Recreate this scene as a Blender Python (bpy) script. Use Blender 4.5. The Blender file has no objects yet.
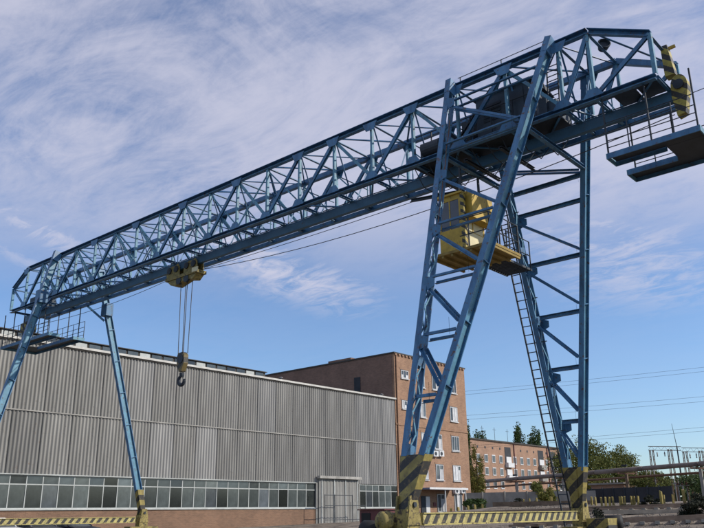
import bpy, math, random
from mathutils import Vector, Matrix
random.seed(7)
R = math.radians
scn = bpy.context.scene
col = scn.collection

# ------------------------------------------------------------------ camera
cam_d = bpy.data.cameras.new('camera'); cam = bpy.data.objects.new('camera', cam_d); col.objects.link(cam)
FPX, PITCH, YAW, ROLL = 767.8, R(18.047), R(40.901), R(-0.76)
cam_d.sensor_width = 36.0; cam_d.lens = FPX / 704 * 36.0
cam_d.clip_start = 0.1; cam_d.clip_end = 6000
fwd = Vector((-math.sin(YAW)*math.cos(PITCH), math.cos(YAW)*math.cos(PITCH), math.sin(PITCH)))
rgt = Vector((math.cos(YAW), math.sin(YAW), 0)); upv = rgt.cross(fwd)
Rv = math.cos(ROLL)*rgt + math.sin(ROLL)*upv; Uv = -math.sin(ROLL)*rgt + math.cos(ROLL)*upv
m = Matrix((Rv, Uv, -fwd)).transposed().to_4x4(); m.translation = Vector((39.185, -22.304, 1.6))
cam.matrix_world = m
scn.camera = cam

# ------------------------------------------------------------------ sun, sky, exposure
SUN = Vector((0.70, 0.46, 0.52)).normalized()
sl = bpy.data.lights.new('sun', 'SUN'); sl.energy = 4.2; sl.angle = R(0.53); sl.color = (1.0, 0.93, 0.82)
so = bpy.data.objects.new('sun', sl); col.objects.link(so); so.rotation_euler = SUN.to_track_quat('Z', 'Y').to_euler()
so.location = (60, 30, 60)
world = bpy.data.worlds.new('World'); scn.world = world; world.use_nodes = True
wt = world.node_tree; wt.nodes.clear()
def wn(t, **k):
    n = wt.nodes.new(t)
    for a, b in k.items(): setattr(n, a, b)
    return n
def wl(a, b): wt.links.new(a, b)
sky = wn('ShaderNodeTexSky', sky_type='NISHITA'); sky.sun_disc = False
sky.sun_elevation = math.asin(SUN.z); sky.sun_rotation = math.atan2(SUN.x, SUN.y)
sky.altitude = 100; sky.air_density = 1.0; sky.dust_density = 0.5; sky.ozone_density = 1.2
tc = wn('ShaderNodeTexCoord'); sep = wn('ShaderNodeSeparateXYZ'); wl(tc.outputs['Generated'], sep.inputs[0])
def wm(op, a, b=None, c=None):
    n = wn('ShaderNodeMath', operation=op)
    for i, v in enumerate((a, b, c)):
        if v is None: continue
        if isinstance(v, (int, float)): n.inputs[i].default_value = v
        else: wl(v, n.inputs[i])
    return n.outputs[0]
def wss(x, lo, hi):
    n = wn('ShaderNodeMapRange', interpolation_type='SMOOTHSTEP'); wl(x, n.inputs['Value'])
    n.inputs['From Min'].default_value = lo; n.inputs['From Max'].default_value = hi
    return n.outputs[0]
zz = wm('ADD', wm('MAXIMUM', sep.outputs[2], 0.0), 0.10)
px = wm('DIVIDE', sep.outputs[0], zz); py = wm('DIVIDE', sep.outputs[1], zz)
cmb = wn('ShaderNodeCombineXYZ'); wl(px, cmb.inputs[0]); wl(py, cmb.inputs[1])
def cloud_noise(rot, sx, sy, scale, detail, dist, rough=0.55, off=(0, 0, 0)):
    mp = wn('ShaderNodeMapping'); mp.inputs['Rotation'].default_value = (0, 0, R(rot)); mp.inputs['Scale'].default_value = (sx, sy, 1); mp.inputs['Location'].default_value = off
    wl(cmb.outputs[0], mp.inputs[0])
    n = wn('ShaderNodeTexNoise'); n.inputs['Scale'].default_value = scale; n.inputs['Detail'].default_value = detail
    n.inputs['Distortion'].default_value = dist; n.inputs['Roughness'].default_value = rough
    wl(mp.outputs[0], n.inputs['Vector']); return n.outputs[0]
broad = cloud_noise(20, 1.0, 1.0, 0.9, 4, 0.8, 0.55, (0.3, 1.9, 0))
wisp = cloud_noise(-20, 0.85, 1.5, 2.0, 12, 2.0, 0.66, (2.1, 0.4, 0))
fine = cloud_noise(50, 0.9, 1.7, 5.5, 12, 1.8, 0.66, (5.0, 1.0, 0))
high = wss(sep.outputs[2], 0.24, 0.42)                      # the cirrus sheet thins out towards the horizon
tex = wm('ADD', wm('MULTIPLY', broad, 0.55), wm('MULTIPLY', wisp, 0.45))
fibre = cloud_noise(10, 0.8, 2.4, 8.0, 12, 1.6, 0.68, (1.0, 7.0, 0))
tex = wm('ADD', tex, wm('ADD', wm('MULTIPLY', fine, 0.15), wm('MULTIPLY', fibre, 0.14)))             # about 0.62 on average
veil = wm('MULTIPLY', wss(tex, 0.37, 0.75), wm('ADD', wm('MULTIPLY', high, 0.92), 0.08))
def streak(x0, y0, x1, y1, wd, amt):
    """a drifting cirrus band between two points of the cloud layer"""
    dx, dy = x1-x0, y1-y0; L = math.hypot(dx, dy); dx /= L; dy /= L
    ax = wm('SUBTRACT', px, x0); ay = wm('SUBTRACT', py, y0)
    u = wm('ADD', wm('MULTIPLY', ax, dx), wm('MULTIPLY', ay, dy)); v = wm('SUBTRACT', wm('MULTIPLY', ay, dx), wm('MULTIPLY', ax, dy))
    v = wm('ADD', v, wm('MULTIPLY', wm('SUBTRACT', wisp, 0.5), wd*1.6))
    e = wm('POWER', 2.718, wm('MULTIPLY', wm('MULTIPLY', v, v), -1/(wd*wd)))
    m_ = wm('MULTIPLY', wss(u, -0.1*L, 0.35*L), wm('SUBTRACT', 1.0, wss(u, 0.6*L, 1.1*L)))
    return wm('MULTIPLY', wm('MULTIPLY', e, m_), wm('MULTIPLY', wss(wm('ADD', wm('MULTIPLY', fine, 0.6), wm('MULTIPLY', wisp, 0.5)), 0.38, 0.66), amt))
f = veil
for a in ((-1.66, 0.95, -1.79, 2.2, 0.16, 1.15), (-1.78, 0.55, -2.12, 1.25, 0.10, 0.95), (-2.05, 0.70, -2.3, 1.2, 0.05, 0.6), (-0.85, 1.6, -0.85, 2.9, 0.26, 0.85), (-1.30, 1.5, -1.22, 2.2, 0.10, 0.5), (0.6, 1.2, 1.4, 2.2, 0.2, 0.7), (1.4, -1.0, 2.0, 0.4, 0.2, 0.7), (-1.0, -2.0, 0.2, -1.6, 0.2, 0.7)):
    f = wm('MAXIMUM', f, streak(*a))
f = wm('MULTIPLY', f, 0.80)
low = wss(sep.outputs[2], 0.02, 0.10)
f = wm('MULTIPLY', f, low)
tint = wn('ShaderNodeMixRGB', blend_type='MULTIPLY'); tint.inputs[0].default_value = 1; wl(sky.outputs[0], tint.inputs[1]); tint.inputs[2].default_value = (0.78, 0.95, 1.20, 1)
mix = wn('ShaderNodeMixRGB'); wl(f, mix.inputs[0]); wl(tint.outputs[0], mix.inputs[1]); mix.inputs[2].default_value = (4.95, 4.95, 5.95, 1)
bg = wn('ShaderNodeBackground'); bg.inputs['Strength'].default_value = 0.13; wl(mix.outputs[0], bg.inputs[0])
wo = wn('ShaderNodeOutputWorld'); wl(bg.outputs[0], wo.inputs[0])
scn.view_settings.view_transform = 'Standard'; scn.view_settings.look = 'None'
scn.view_settings.exposure = 0.0; scn.view_settings.gamma = 1.0; scn.view_settings.use_curve_mapping = False

# ------------------------------------------------------------------ materials
def mat(name, c, rough=0.6, var=0.25, scale=3.0, metal=0.0, c2=None, wear=None, wear_amt=0.0, bump=0.0, rand=0.0, detail=5, spec=0.4, streak=False):
    """principled with noise between c and c2 (or c +- var), optional worn patches of another paint colour"""
    M = bpy.data.materials.new(name); M.use_nodes = True; t = M.node_tree; b = t.nodes['Principled BSDF']
    b.inputs['Roughness'].default_value = rough; b.inputs['Metallic'].default_value = metal
    b.inputs['Specular IOR Level'].default_value = spec
    co = t.nodes.new('ShaderNodeTexCoord'); vec = co.outputs['Object']
    if streak:
        mp = t.nodes.new('ShaderNodeMapping'); mp.inputs['Scale'].default_value = (1, 1, 0.12); t.links.new(vec, mp.inputs[0]); vec = mp.outputs[0]
    n = t.nodes.new('ShaderNodeTexNoise'); n.inputs['Scale'].default_value = scale; n.inputs['Detail'].default_value = detail; n.inputs['Roughness'].default_value = 0.65
    t.links.new(vec, n.inputs['Vector'])
    rp = t.nodes.new('ShaderNodeValToRGB'); e = rp.color_ramp.elements
    c2 = c2 or tuple(min(1, x*(1+var)) for x in c); c1 = c if var == 0 else tuple(x*(1-var) for x in c)
    e[0].position = 0.3; e[0].color = (*c1, 1); e[1].position = 0.72; e[1].color = (*c2, 1)
    t.links.new(n.outputs[0], rp.inputs[0]); out = rp.outputs[0]
    if wear:
        n2 = t.nodes.new('ShaderNodeTexNoise'); n2.inputs['Scale'].default_value = scale*2.7; n2.inputs['Detail'].default_value = 8; n2.inputs['Roughness'].default_value = 0.7
        t.links.new(co.outputs['Object'], n2.inputs['Vector'])
        r2 = t.nodes.new('ShaderNodeValToRGB'); r2.color_ramp.elements[0].position = 1-wear_amt-0.08; r2.color_ramp.elements[1].position = 1-wear_amt
        t.links.new(n2.outputs[0], r2.inputs[0])
        mx = t.nodes.new('ShaderNodeMixRGB'); t.links.new(r2.outputs[0], mx.inputs[0]); t.links.new(out, mx.inputs[1]); mx.inputs[2].default_value = (*wear, 1)
        out = mx.outputs[0]
    if rand:
        oi = t.nodes.new('ShaderNodeObjectInfo'); mr = t.nodes.new('ShaderNodeMapRange')
        mr.inputs['To Min'].default_value = 1-rand; mr.inputs['To Max'].default_value = 1+rand
        t.links.new(oi.outputs['Random'], mr.inputs[0])
        hs = t.nodes.new('ShaderNodeHueSaturation'); t.links.new(mr.outputs[0], hs.inputs['Value']); t.links.new(out, hs.inputs['Color']); out = hs.outputs[0]
    t.links.new(out, b.inputs['Base Color'])
    if bump:
        bp = t.nodes.new('ShaderNodeBump'); bp.inputs['Strength'].default_value = bump; bp.inputs['Distance'].default_value = 0.02
        t.links.new(n.outputs[0], bp.inputs['Height']); t.links.new(bp.outputs[0], b.inputs['Normal'])
    return M
def stripe_mat(name, period, direction, yellow=(0.55, 0.42, 0.07), black=(0.025, 0.024, 0.022)):
    M = bpy.data.materials.new(name); M.use_nodes = True; t = M.node_tree; b = t.nodes['Principled BSDF']; b.inputs['Roughness'].default_value = 0.6
    co = t.nodes.new('ShaderNodeTexCoord')
    dt = t.nodes.new('ShaderNodeVectorMath'); dt.operation = 'DOT_PRODUCT'; dt.inputs[1].default_value = tuple(x/period for x in direction)
    t.links.new(co.outputs['Object'], dt.inputs[0])
    fr = t.nodes.new('ShaderNodeMath'); fr.operation = 'FRACT'; t.links.new(dt.outputs['Value'], fr.inputs[0])
    gt = t.nodes.new('ShaderNodeMath'); gt.operation = 'GREATER_THAN'; gt.inputs[1].default_value = 0.52; t.links.new(fr.outputs[0], gt.inputs[0])
    n = t.nodes.new('ShaderNodeTexNoise'); n.inputs['Scale'].default_value = 5; n.inputs['Detail'].default_value = 7; t.links.new(co.outputs['Object'], n.inputs['Vector'])
    rp = t.nodes.new('ShaderNodeValToRGB'); rp.color_ramp.elements[0].position = 0.35; rp.color_ramp.elements[1].position = 0.7
    rp.color_ramp.elements[0].color = (*[x*0.6 for x in yellow], 1); rp.color_ramp.elements[1].color = (*yellow, 1); t.links.new(n.outputs[0], rp.inputs[0])
    mx = t.nodes.new('ShaderNodeMixRGB'); t.links.new(gt.outputs[0], mx.inputs[0]); t.links.new(rp.outputs[0], mx.inputs[1]); mx.inputs[2].default_value = (*black, 1)
    n2 = t.nodes.new('ShaderNodeTexNoise'); n2.inputs['Scale'].default_value = 9; n2.inputs['Detail'].default_value = 9; n2.inputs['Roughness'].default_value = 0.75; t.links.new(co.outputs['Object'], n2.inputs['Vector'])
    r2 = t.nodes.new('ShaderNodeValToRGB'); r2.color_ramp.elements[0].position = 0.54; r2.color_ramp.elements[1].position = 0.62; t.links.new(n2.outputs[0], r2.inputs[0])
    m2 = t.nodes.new('ShaderNodeMixRGB'); t.links.new(r2.outputs[0], m2.inputs[0]); t.links.new(mx.outputs[0], m2.inputs[1]); m2.inputs[2].default_value = (0.13, 0.095, 0.045, 1)
    t.links.new(m2.outputs[0], b.inputs['Base Color']); return M
def brick_mat(name, c1, c2, mortar, axis, bw=0.26, bh=0.077):
    M = bpy.data.materials.new(name); M.use_nodes = True; t = M.node_tree; b = t.nodes['Principled BSDF']; b.inputs['Roughness'].default_value = 0.9
    co = t.nodes.new('ShaderNodeTexCoord'); sp = t.nodes.new('ShaderNodeSeparateXYZ'); t.links.new(co.outputs['Object'], sp.inputs[0])
    cb = t.nodes.new('ShaderNodeCombineXYZ')
    ad = t.nodes.new('ShaderNodeMath'); ad.operation = 'ADD'; t.links.new(sp.outputs[0], ad.inputs[0]); t.links.new(sp.outputs[1], ad.inputs[1])
    t.links.new(ad.outputs[0], cb.inputs[0]); t.links.new(sp.outputs[2], cb.inputs[1])
    br = t.nodes.new('ShaderNodeTexBrick'); br.inputs['Scale'].default_value = 1.0; br.inputs['Brick Width'].default_value = bw; br.inputs['Row Height'].default_value = bh
    br.inputs['Mortar Size'].default_value = 0.006; br.inputs['Color1'].default_value = (*c1, 1); br.inputs['Color2'].default_value = (*c2, 1); br.inputs['Mortar'].default_value = (*mortar, 1)
    t.links.new(cb.outputs[0], br.inputs['Vector'])
    n = t.nodes.new('ShaderNodeTexNoise'); n.inputs['Scale'].default_value = 0.55; n.inputs['Detail'].default_value = 8; n.inputs['Roughness'].default_value = 0.7; t.links.new(co.outputs['Object'], n.inputs['Vector'])
    mr = t.nodes.new('ShaderNodeMapRange'); mr.inputs['From Min'].default_value = 0.3; mr.inputs['From Max'].default_value = 0.7; mr.inputs['To Min'].default_value = 0.78; mr.inputs['To Max'].default_value = 1.18
    t.links.new(n.outputs[0], mr.inputs[0])
    hs = t.nodes.new('ShaderNodeHueSaturation'); t.links.new(mr.outputs[0], hs.inputs['Value']); t.links.new(br.outputs[0], hs.inputs['Color'])
    t.links.new(hs.outputs[0], b.inputs['Base Color']); return M
def glass_mat(name, c, rough=0.08, rand=0.5):
    M = bpy.data.materials.new(name); M.use_nodes = True; t = M.node_tree; b = t.nodes['Principled BSDF']; b.inputs['Roughness'].default_value = rough
    b.inputs['Specular IOR Level'].default_value = 0.6
    oi = t.nodes.new('ShaderNodeObjectInfo'); mr = t.nodes.new('ShaderNodeMapRange'); mr.inputs['To Min'].default_value = 1-rand; mr.inputs['To Max'].default_value = 1+rand
    t.links.new(oi.outputs['Random'], mr.inputs[0])
    co = t.nodes.new('ShaderNodeTexCoord'); n = t.nodes.new('ShaderNodeTexNoise'); n.inputs['Scale'].default_value = 2.3; t.links.new(co.outputs['Object'], n.inputs['Vector'])
    mu = t.nodes.new('ShaderNodeMath'); mu.operation = 'MULTIPLY'; t.links.new(mr.outputs[0], mu.inputs[0]); 
    ad = t.nodes.new('ShaderNodeMath'); ad.operation = 'ADD'; ad.inputs[1].default_value = 0.5; t.links.new(n.outputs[0], ad.inputs[0]); t.links.new(ad.outputs[0], mu.inputs[1])
    hs = t.nodes.new('ShaderNodeHueSaturation'); hs.inputs['Color'].default_value = (*c, 1); t.links.new(mu.outputs[0], hs.inputs['Value'])
    t.links.new(hs.outputs[0], b.inputs['Base Color']); return M
def leaf_mat(name, c, c2):
    M = bpy.data.materials.new(name); M.use_nodes = True; t = M.node_tree; b = t.nodes['Principled BSDF']; b.inputs['Roughness'].default_value = 0.7
    b.inputs['Specular IOR Level'].default_value = 0.2
    g = t.nodes.new('ShaderNodeNewGeometry'); rp = t.nodes.new('ShaderNodeValToRGB')
    rp.color_ramp.elements[0].color = (*c, 1); rp.color_ramp.elements[1].color = (*c2, 1)
    t.links.new(g.outputs['Random Per Island'], rp.inputs[0]); t.links.new(rp.outputs[0], b.inputs['Base Color']); return M

BLUE = mat('blue_paint', (0.036, 0.125, 0.262), 0.45, 0.32, 2.6, c2=(0.080, 0.220, 0.390), wear=(0.085, 0.050, 0.035), wear_amt=0.355, streak=True)
BLUE_LIT = mat('sunlit_blue_paint', (0.088, 0.225, 0.325), 0.5, 0.28, 2.4, wear=(0.085, 0.052, 0.036), wear_amt=0.355)  # paler copy of the crane blue, with the sunlit look put into the colour
DARK = mat('dark_steel', (0.022, 0.030, 0.042), 0.6, 0.35, 2.0)
HOUSE = mat('machine_house_paint', (0.035, 0.050, 0.070), 0.6, 0.3, 1.5)
YEL = mat('yellow_paint', (0.46, 0.31, 0.045), 0.6, 0.3, 2.5, wear=(0.10, 0.06, 0.03), wear_amt=0.34)
CREAM = mat('cream_and_sunlit_paint', (0.66, 0.60, 0.38), 0.6, 0.15, 2.5)  # cream for the number plate; on the cabin it paints in bright sun
YELD = mat('dull_yellow_paint', (0.21, 0.165, 0.045), 0.7, 0.35, 3.5, c2=(0.36, 0.29, 0.10), wear=(0.06, 0.045, 0.03), wear_amt=0.40)
BEAMY = mat('pale_yellow_paint', (0.42, 0.36, 0.13), 0.7, 0.3, 3.0, wear=(0.10, 0.07, 0.04), wear_amt=0.38)
OCHRE = mat('ochre_floor', (0.25, 0.175, 0.05), 0.8, 0.3, 2.5)
STR_UP = stripe_mat('hazard_stripes_steep', 0.46, (-0.62, 0.0, 0.80), (0.33, 0.265, 0.07))
STR_HK = stripe_mat('hook_stripes', 0.42, (-0.62, 0.0, 0.80), (0.17, 0.125, 0.04))
STR_BEAM = stripe_mat('hazard_stripes_beam', 0.33, (0.0, 0.78, -0.62), (0.50, 0.43, 0.16))
STR_END = stripe_mat('hazard_stripes_end', 0.34, (0.62, 0.0, 0.80), (0.42, 0.34, 0.06))
STR_CAB = stripe_mat('hazard_stripes_cabin', 0.22, (0.5, 0.5, 0.8), (0.50, 0.38, 0.06))
ROPE = mat('wire_rope', (0.05, 0.05, 0.055), 0.5, 0.2, 8.0, metal=0.5)
SHEET = mat('corrugated_sheet', (0.20, 0.195, 0.185), 0.85, 0.22, 0.8, c2=(0.30, 0.295, 0.28), rand=0.07, streak=True, bump=0.3, wear=(0.15, 0.14, 0.13), wear_amt=0.31)
TRIMW = mat('pale_trim', (0.50, 0.49, 0.46), 0.7, 0.2, 1.5)
TRIMJ = mat('joint_trim', (0.31, 0.30, 0.28), 0.8, 0.3, 1.2)
TRIMG = mat('window_frame_paint', (0.42, 0.44, 0.43), 0.6, 0.2, 1.5)
WALLG = mat('grey_render', (0.22, 0.22, 0.21), 0.9, 0.2, 1.0)
ROOFD = mat('roof_felt', (0.06, 0.055, 0.05), 0.9, 0.3, 0.8)
HGLASS = glass_mat('hall_glass', (0.052, 0.062, 0.064), 0.10, 0.85)
WGLASS = glass_mat('window_glass', (0.06, 0.07, 0.08), 0.08, 0.6)
CURT = mat('net_curtain', (0.50, 0.51, 0.53), 0.8, 0.2, 2.0, rand=0.25)
WHITE = mat('white_frame', (0.60, 0.61, 0.62), 0.5, 0.1, 2.0)
PLINTH = brick_mat('plinth_brick', (0.21, 0.120, 0.076), (0.15, 0.088, 0.058), (0.24, 0.16, 0.11), 1)
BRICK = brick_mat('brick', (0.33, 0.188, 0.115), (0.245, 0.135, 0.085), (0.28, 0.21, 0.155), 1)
BRICK_SHADED = brick_mat('shaded_brick', (0.23, 0.130, 0.092), (0.17, 0.098, 0.072), (0.19, 0.14, 0.11), 1)  # darker copy of the office brick, shade put into the colour
PINK = brick_mat('far_brick', (0.34, 0.20, 0.135), (0.28, 0.165, 0.11), (0.29, 0.21, 0.155), 1)
PIPE = mat('pipe_lagging', (0.19, 0.155, 0.135), 0.8, 0.35, 0.9)
RUST = mat('rusty_steel', (0.14, 0.075, 0.045), 0.8, 0.35, 3.0)
CONC = mat('concrete', (0.26, 0.25, 0.23), 0.9, 0.25, 0.8)
CONCD = mat('dark_panel', (0.030, 0.034, 0.042), 0.8, 0.3, 0.8)
GALV = mat('galvanised_steel', (0.20, 0.19, 0.19), 0.5, 0.2, 2.0, metal=0.3)
POSTY = mat('post_yellow', (0.27, 0.21, 0.06), 0.7, 0.35, 4.0, rand=0.25)
WOOD = mat('weathered_wood', (0.16, 0.115, 0.08), 0.9, 0.35, 3.0)
PALEW = mat('pale_wood', (0.36, 0.30, 0.23), 0.9, 0.3, 2.0)
RAILM = mat('dusty_rail', (0.24, 0.165, 0.115), 0.7, 0.3, 2.0)
SLEEPER = mat('sleeper_concrete', (0.25, 0.23, 0.20), 0.9, 0.3, 3.0)
MAROON = mat('maroon_paint', (0.13, 0.035, 0.035), 0.5, 0.25, 2.0)
BLACK = mat('black_rubber', (0.015, 0.015, 0.016), 0.7, 0.2, 4.0)
CARW = mat('car_white', (0.62, 0.62, 0.62), 0.25, 0.04, 1.0, spec=0.6)
CARD = mat('car_dark', (0.02, 0.022, 0.035), 0.22, 0.1, 1.0, spec=0.6)
CARG = mat('car_grey', (0.10, 0.10, 0.115), 0.25, 0.1, 1.0, spec=0.6)
BARK = mat('bark', (0.075, 0.055, 0.04), 0.95, 0.3, 3.0)
LEAF_A = leaf_mat('leaf_olive', (0.055, 0.078, 0.016), (0.165, 0.165, 0.040))
LEAF_B = leaf_mat('leaf_green', (0.025, 0.055, 0.014), (0.065, 0.095, 0.026))
LEAF_D = leaf_mat('leaf_dark', (0.010, 0.013, 0.008), (0.024, 0.028, 0.014))
LEAF_Y = leaf_mat('leaf_yellowing', (0.075, 0.095, 0.018), (0.19, 0.16, 0.035))

# ------------------------------------------------------------------ mesh helper
ORG = {}
class MB:
    def __init__(s): s.v = []; s.f = []
    def add(s, vs, fs):
        o = len(s.v); s.v += [tuple(p) for p in vs]; s.f += [tuple(i+o for i in q) for q in fs]; return s
    def box(s, x0, x1, y0, y1, z0, z1):
        vs = [(x, y, z) for z in (z0, z1) for y in (y0, y1) for x in (x0, x1)]
        return s.add(vs, [(0,2,3,1), (4,5,7,6), (0,1,5,4), (2,6,7,3), (0,4,6,2), (1,3,7,5)])
    def prof(s, a, b, poly, up=(0, 0, 1)):
        a = Vector(a); b = Vector(b); d = (b-a).normalized(); u = Vector(up)
        if abs(d.dot(u)) > 0.98: u = Vector((1, 0, 0))
        r = d.cross(u).normalized(); u = r.cross(d)
        n = len(poly); vs = [p + r*x + u*y for p in (a, b) for x, y in poly]
        fs = [(i, (i+1) % n, (i+1) % n+n, i+n) for i in range(n)] + [tuple(range(n-1, -1, -1)), tuple(range(n, 2*n))]
        return s.add(vs, fs)
    def bar(s, a, b, w, h=None, up=(0, 0, 1)):
        h = h or w; w /= 2; h /= 2
        return s.prof(a, b, [(-w, -h), (w, -h), (w, h), (-w, h)], up)
    def ang(s, a, b, w, t=None, up=(0, 0, 1)):
        t = t or w*0.14; h = w/2
        return s.prof(a, b, [(-h, -h), (h, -h), (h, -h+t), (-h+t, -h+t), (-h+t, h), (-h, h)], up)
    def chan(s, a, b, w, h, t=0.016, up=(0, 0, 1), flip=1):
        # web on the -right side when flip = 1
        x = w/2*flip; y = h/2; tt = t*flip
        p = [(-x, -y), (x, -y), (x, -y+t), (-x+tt, -y+t), (-x+tt, y-t), (x, y-t), (x, y), (-x, y)]
        if flip < 0: p = p[::-1]
        return s.prof(a, b, p, up)
    def ibeam(s, a, b, w, h, tf=0.03, tw=0.02, up=(0, 0, 1)):
        x = w/2; y = h/2; k = tw/2
        return s.prof(a, b, [(-x,-y),(x,-y),(x,-y+tf),(k,-y+tf),(k,y-tf),(x,y-tf),(x,y),(-x,y),(-x,y-tf),(-k,y-tf),(-k,-y+tf),(-x,-y+tf)], up)
    def tube(s, a, b, r, n=8, r2=None, cap=True):
        a = Vector(a); b = Vector(b); d = (b-a).normalized(); u = Vector((0,0,1)) if abs(d.z) < 0.9 else Vector((1,0,0))
        x = d.cross(u).normalized(); y = x.cross(d); r2 = r if r2 is None else r2
        vs = [p + (x*math.cos(2*math.pi*i/n) + y*math.sin(2*math.pi*i/n))*q for p, q in ((a, r), (b, r2)) for i in range(n)]
        fs = [(i, (i+1) % n, (i+1) % n+n, i+n) for i in range(n)]
        if cap: fs += [tuple(range(n-1, -1, -1)), tuple(range(n, 2*n))]
        return s.add(vs, fs)
    def path(s, pts, r, n=6):
        for a, b in zip(pts, pts[1:]): s.tube(a, b, r, n, cap=True)
        return s
    def lathe(s, c, axis, rz, n=16):
        c = Vector(c); d = Vector(axis).normalized(); u = Vector((0,0,1)) if abs(d.z) < 0.9 else Vector((1,0,0))
        x = d.cross(u).normalized(); y = x.cross(d); vs = []
        for r, h in rz:
            for i in range(n): vs.append(c + d*h + (x*math.cos(2*math.pi*i/n)+y*math.sin(2*math.pi*i/n))*max(r, 1e-3))
        fs = []
        for k in range(len(rz)-1):
            for i in range(n): fs.append((k*n+i, k*n+(i+1) % n, (k+1)*n+(i+1) % n, (k+1)*n+i))
        fs += [tuple(range(n-1, -1, -1)), tuple(range((len(rz)-1)*n, len(rz)*n))]
        return s.add(vs, fs)
    def prism(s, poly, off):
        off = Vector(off); n = len(poly); p = [Vector(q) for q in poly]
        return s.add(p+[q+off for q in p], [(i, (i+1) % n, (i+1) % n+n, i+n) for i in range(n)] + [tuple(range(n-1,-1,-1)), tuple(range(n, 2*n))])
    def frustum(s, q0, q1):
        return s.add(list(q0)+list(q1), [(3,2,1,0), (4,5,6,7), (0,1,5,4), (1,2,6,5), (2,3,7,6), (3,0,4,7)])
    def mesh(s, name, m, smooth=False, org=(0, 0, 0), fix=True):
        me = bpy.data.meshes.new(name); o = Vector(org)
        me.from_pydata([tuple(Vector(p)-o) for p in s.v], [], s.f)
        if m: me.materials.append(m)
        if fix:
            import bmesh
            bm = bmesh.new(); bm.from_mesh(me); bmesh.ops.recalc_face_normals(bm, faces=bm.faces); bm.to_mesh(me); bm.free()
        if smooth:
            me.polygons.foreach_set('use_smooth', [True]*len(me.polygons))
        me.update(); return me
    def build(s, name, m, parent=None, smooth=False, org=None, fix=True):
        o3 = ORG[parent.name] if parent else (org or (0, 0, 0))
        o = bpy.data.objects.new(name, s.mesh(name, m, smooth, o3, fix)); col.objects.link(o)
        if parent: o.parent = parent; ORG[o.name] = o3
        else: o.location = o3; ORG[o.name] = o3
        return o
def tag(o, label=None, cat=None, group=None, kind=None):
    if label: o['label'] = label
    if cat: o['category'] = cat
    if group: o['group'] = group
    if kind: o['kind'] = kind
    return o
def thing(name, loc, label, cat, group=None):
    o = bpy.data.objects.new(name, None); col.objects.link(o); o.location = loc; o.empty_display_size = 0.3
    ORG[o.name] = tuple(loc); return tag(o, label, cat, group)
def share(src, name, parent, loc):
    """an object that shares src's mesh, placed at world loc under parent"""
    o = bpy.data.objects.new(name, src if isinstance(src, bpy.types.Mesh) else src.data); col.objects.link(o); o.parent = parent
    p = ORG[parent.name]; o.location = Vector(loc)-Vector(p); ORG[o.name] = tuple(loc); return o

# ------------------------------------------------------------------ ground
def sm(a, b, x):
    t = min(1, max(0, (x-a)/(b-a))); return t*t*(3-2*t)
def gz(x, y):
    return 2.2*sm(6, 42, y)*(0.4+0.6*sm(-12, 6, x)) + 0.45*sm(3, 9, -x)*(1-sm(12, 40, y))
def ground():
    xs = [-3000, -1200, -500, -220, -120, -80, -60] + [-50+2*i for i in range(51)] + [60, 80, 120, 300, 900, 3000]
    ys = [-3000, -900, -300, -100, -60] + [-44+2*i for i in range(68)] + [100, 130, 180, 300, 600, 1200, 3000]
    rnd = random.Random(3); v = []
    for y in ys:
        for x in xs:
            z = gz(x, y)
            if -50 < x < 50 and 8 < y < 92: z += rnd.uniform(-0.05, 0.05)
            v.append((x, y, z))
    n = len(xs); f = [(j*n+i, j*n+i+1, (j+1)*n+i+1, (j+1)*n+i) for j in range(len(ys)-1) for i in range(n-1)]
    b = MB(); b.v = v; b.f = f
    G = mat('yard_dirt', (0.15, 0.12, 0.09), 0.95, 0.3, 0.35, c2=(0.27, 0.225, 0.175), wear=(0.07, 0.055, 0.045), wear_amt=0.42, bump=0.6, detail=10)
    return tag(b.build('ground', G, fix=False, smooth=True), kind='structure')
ground()

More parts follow.
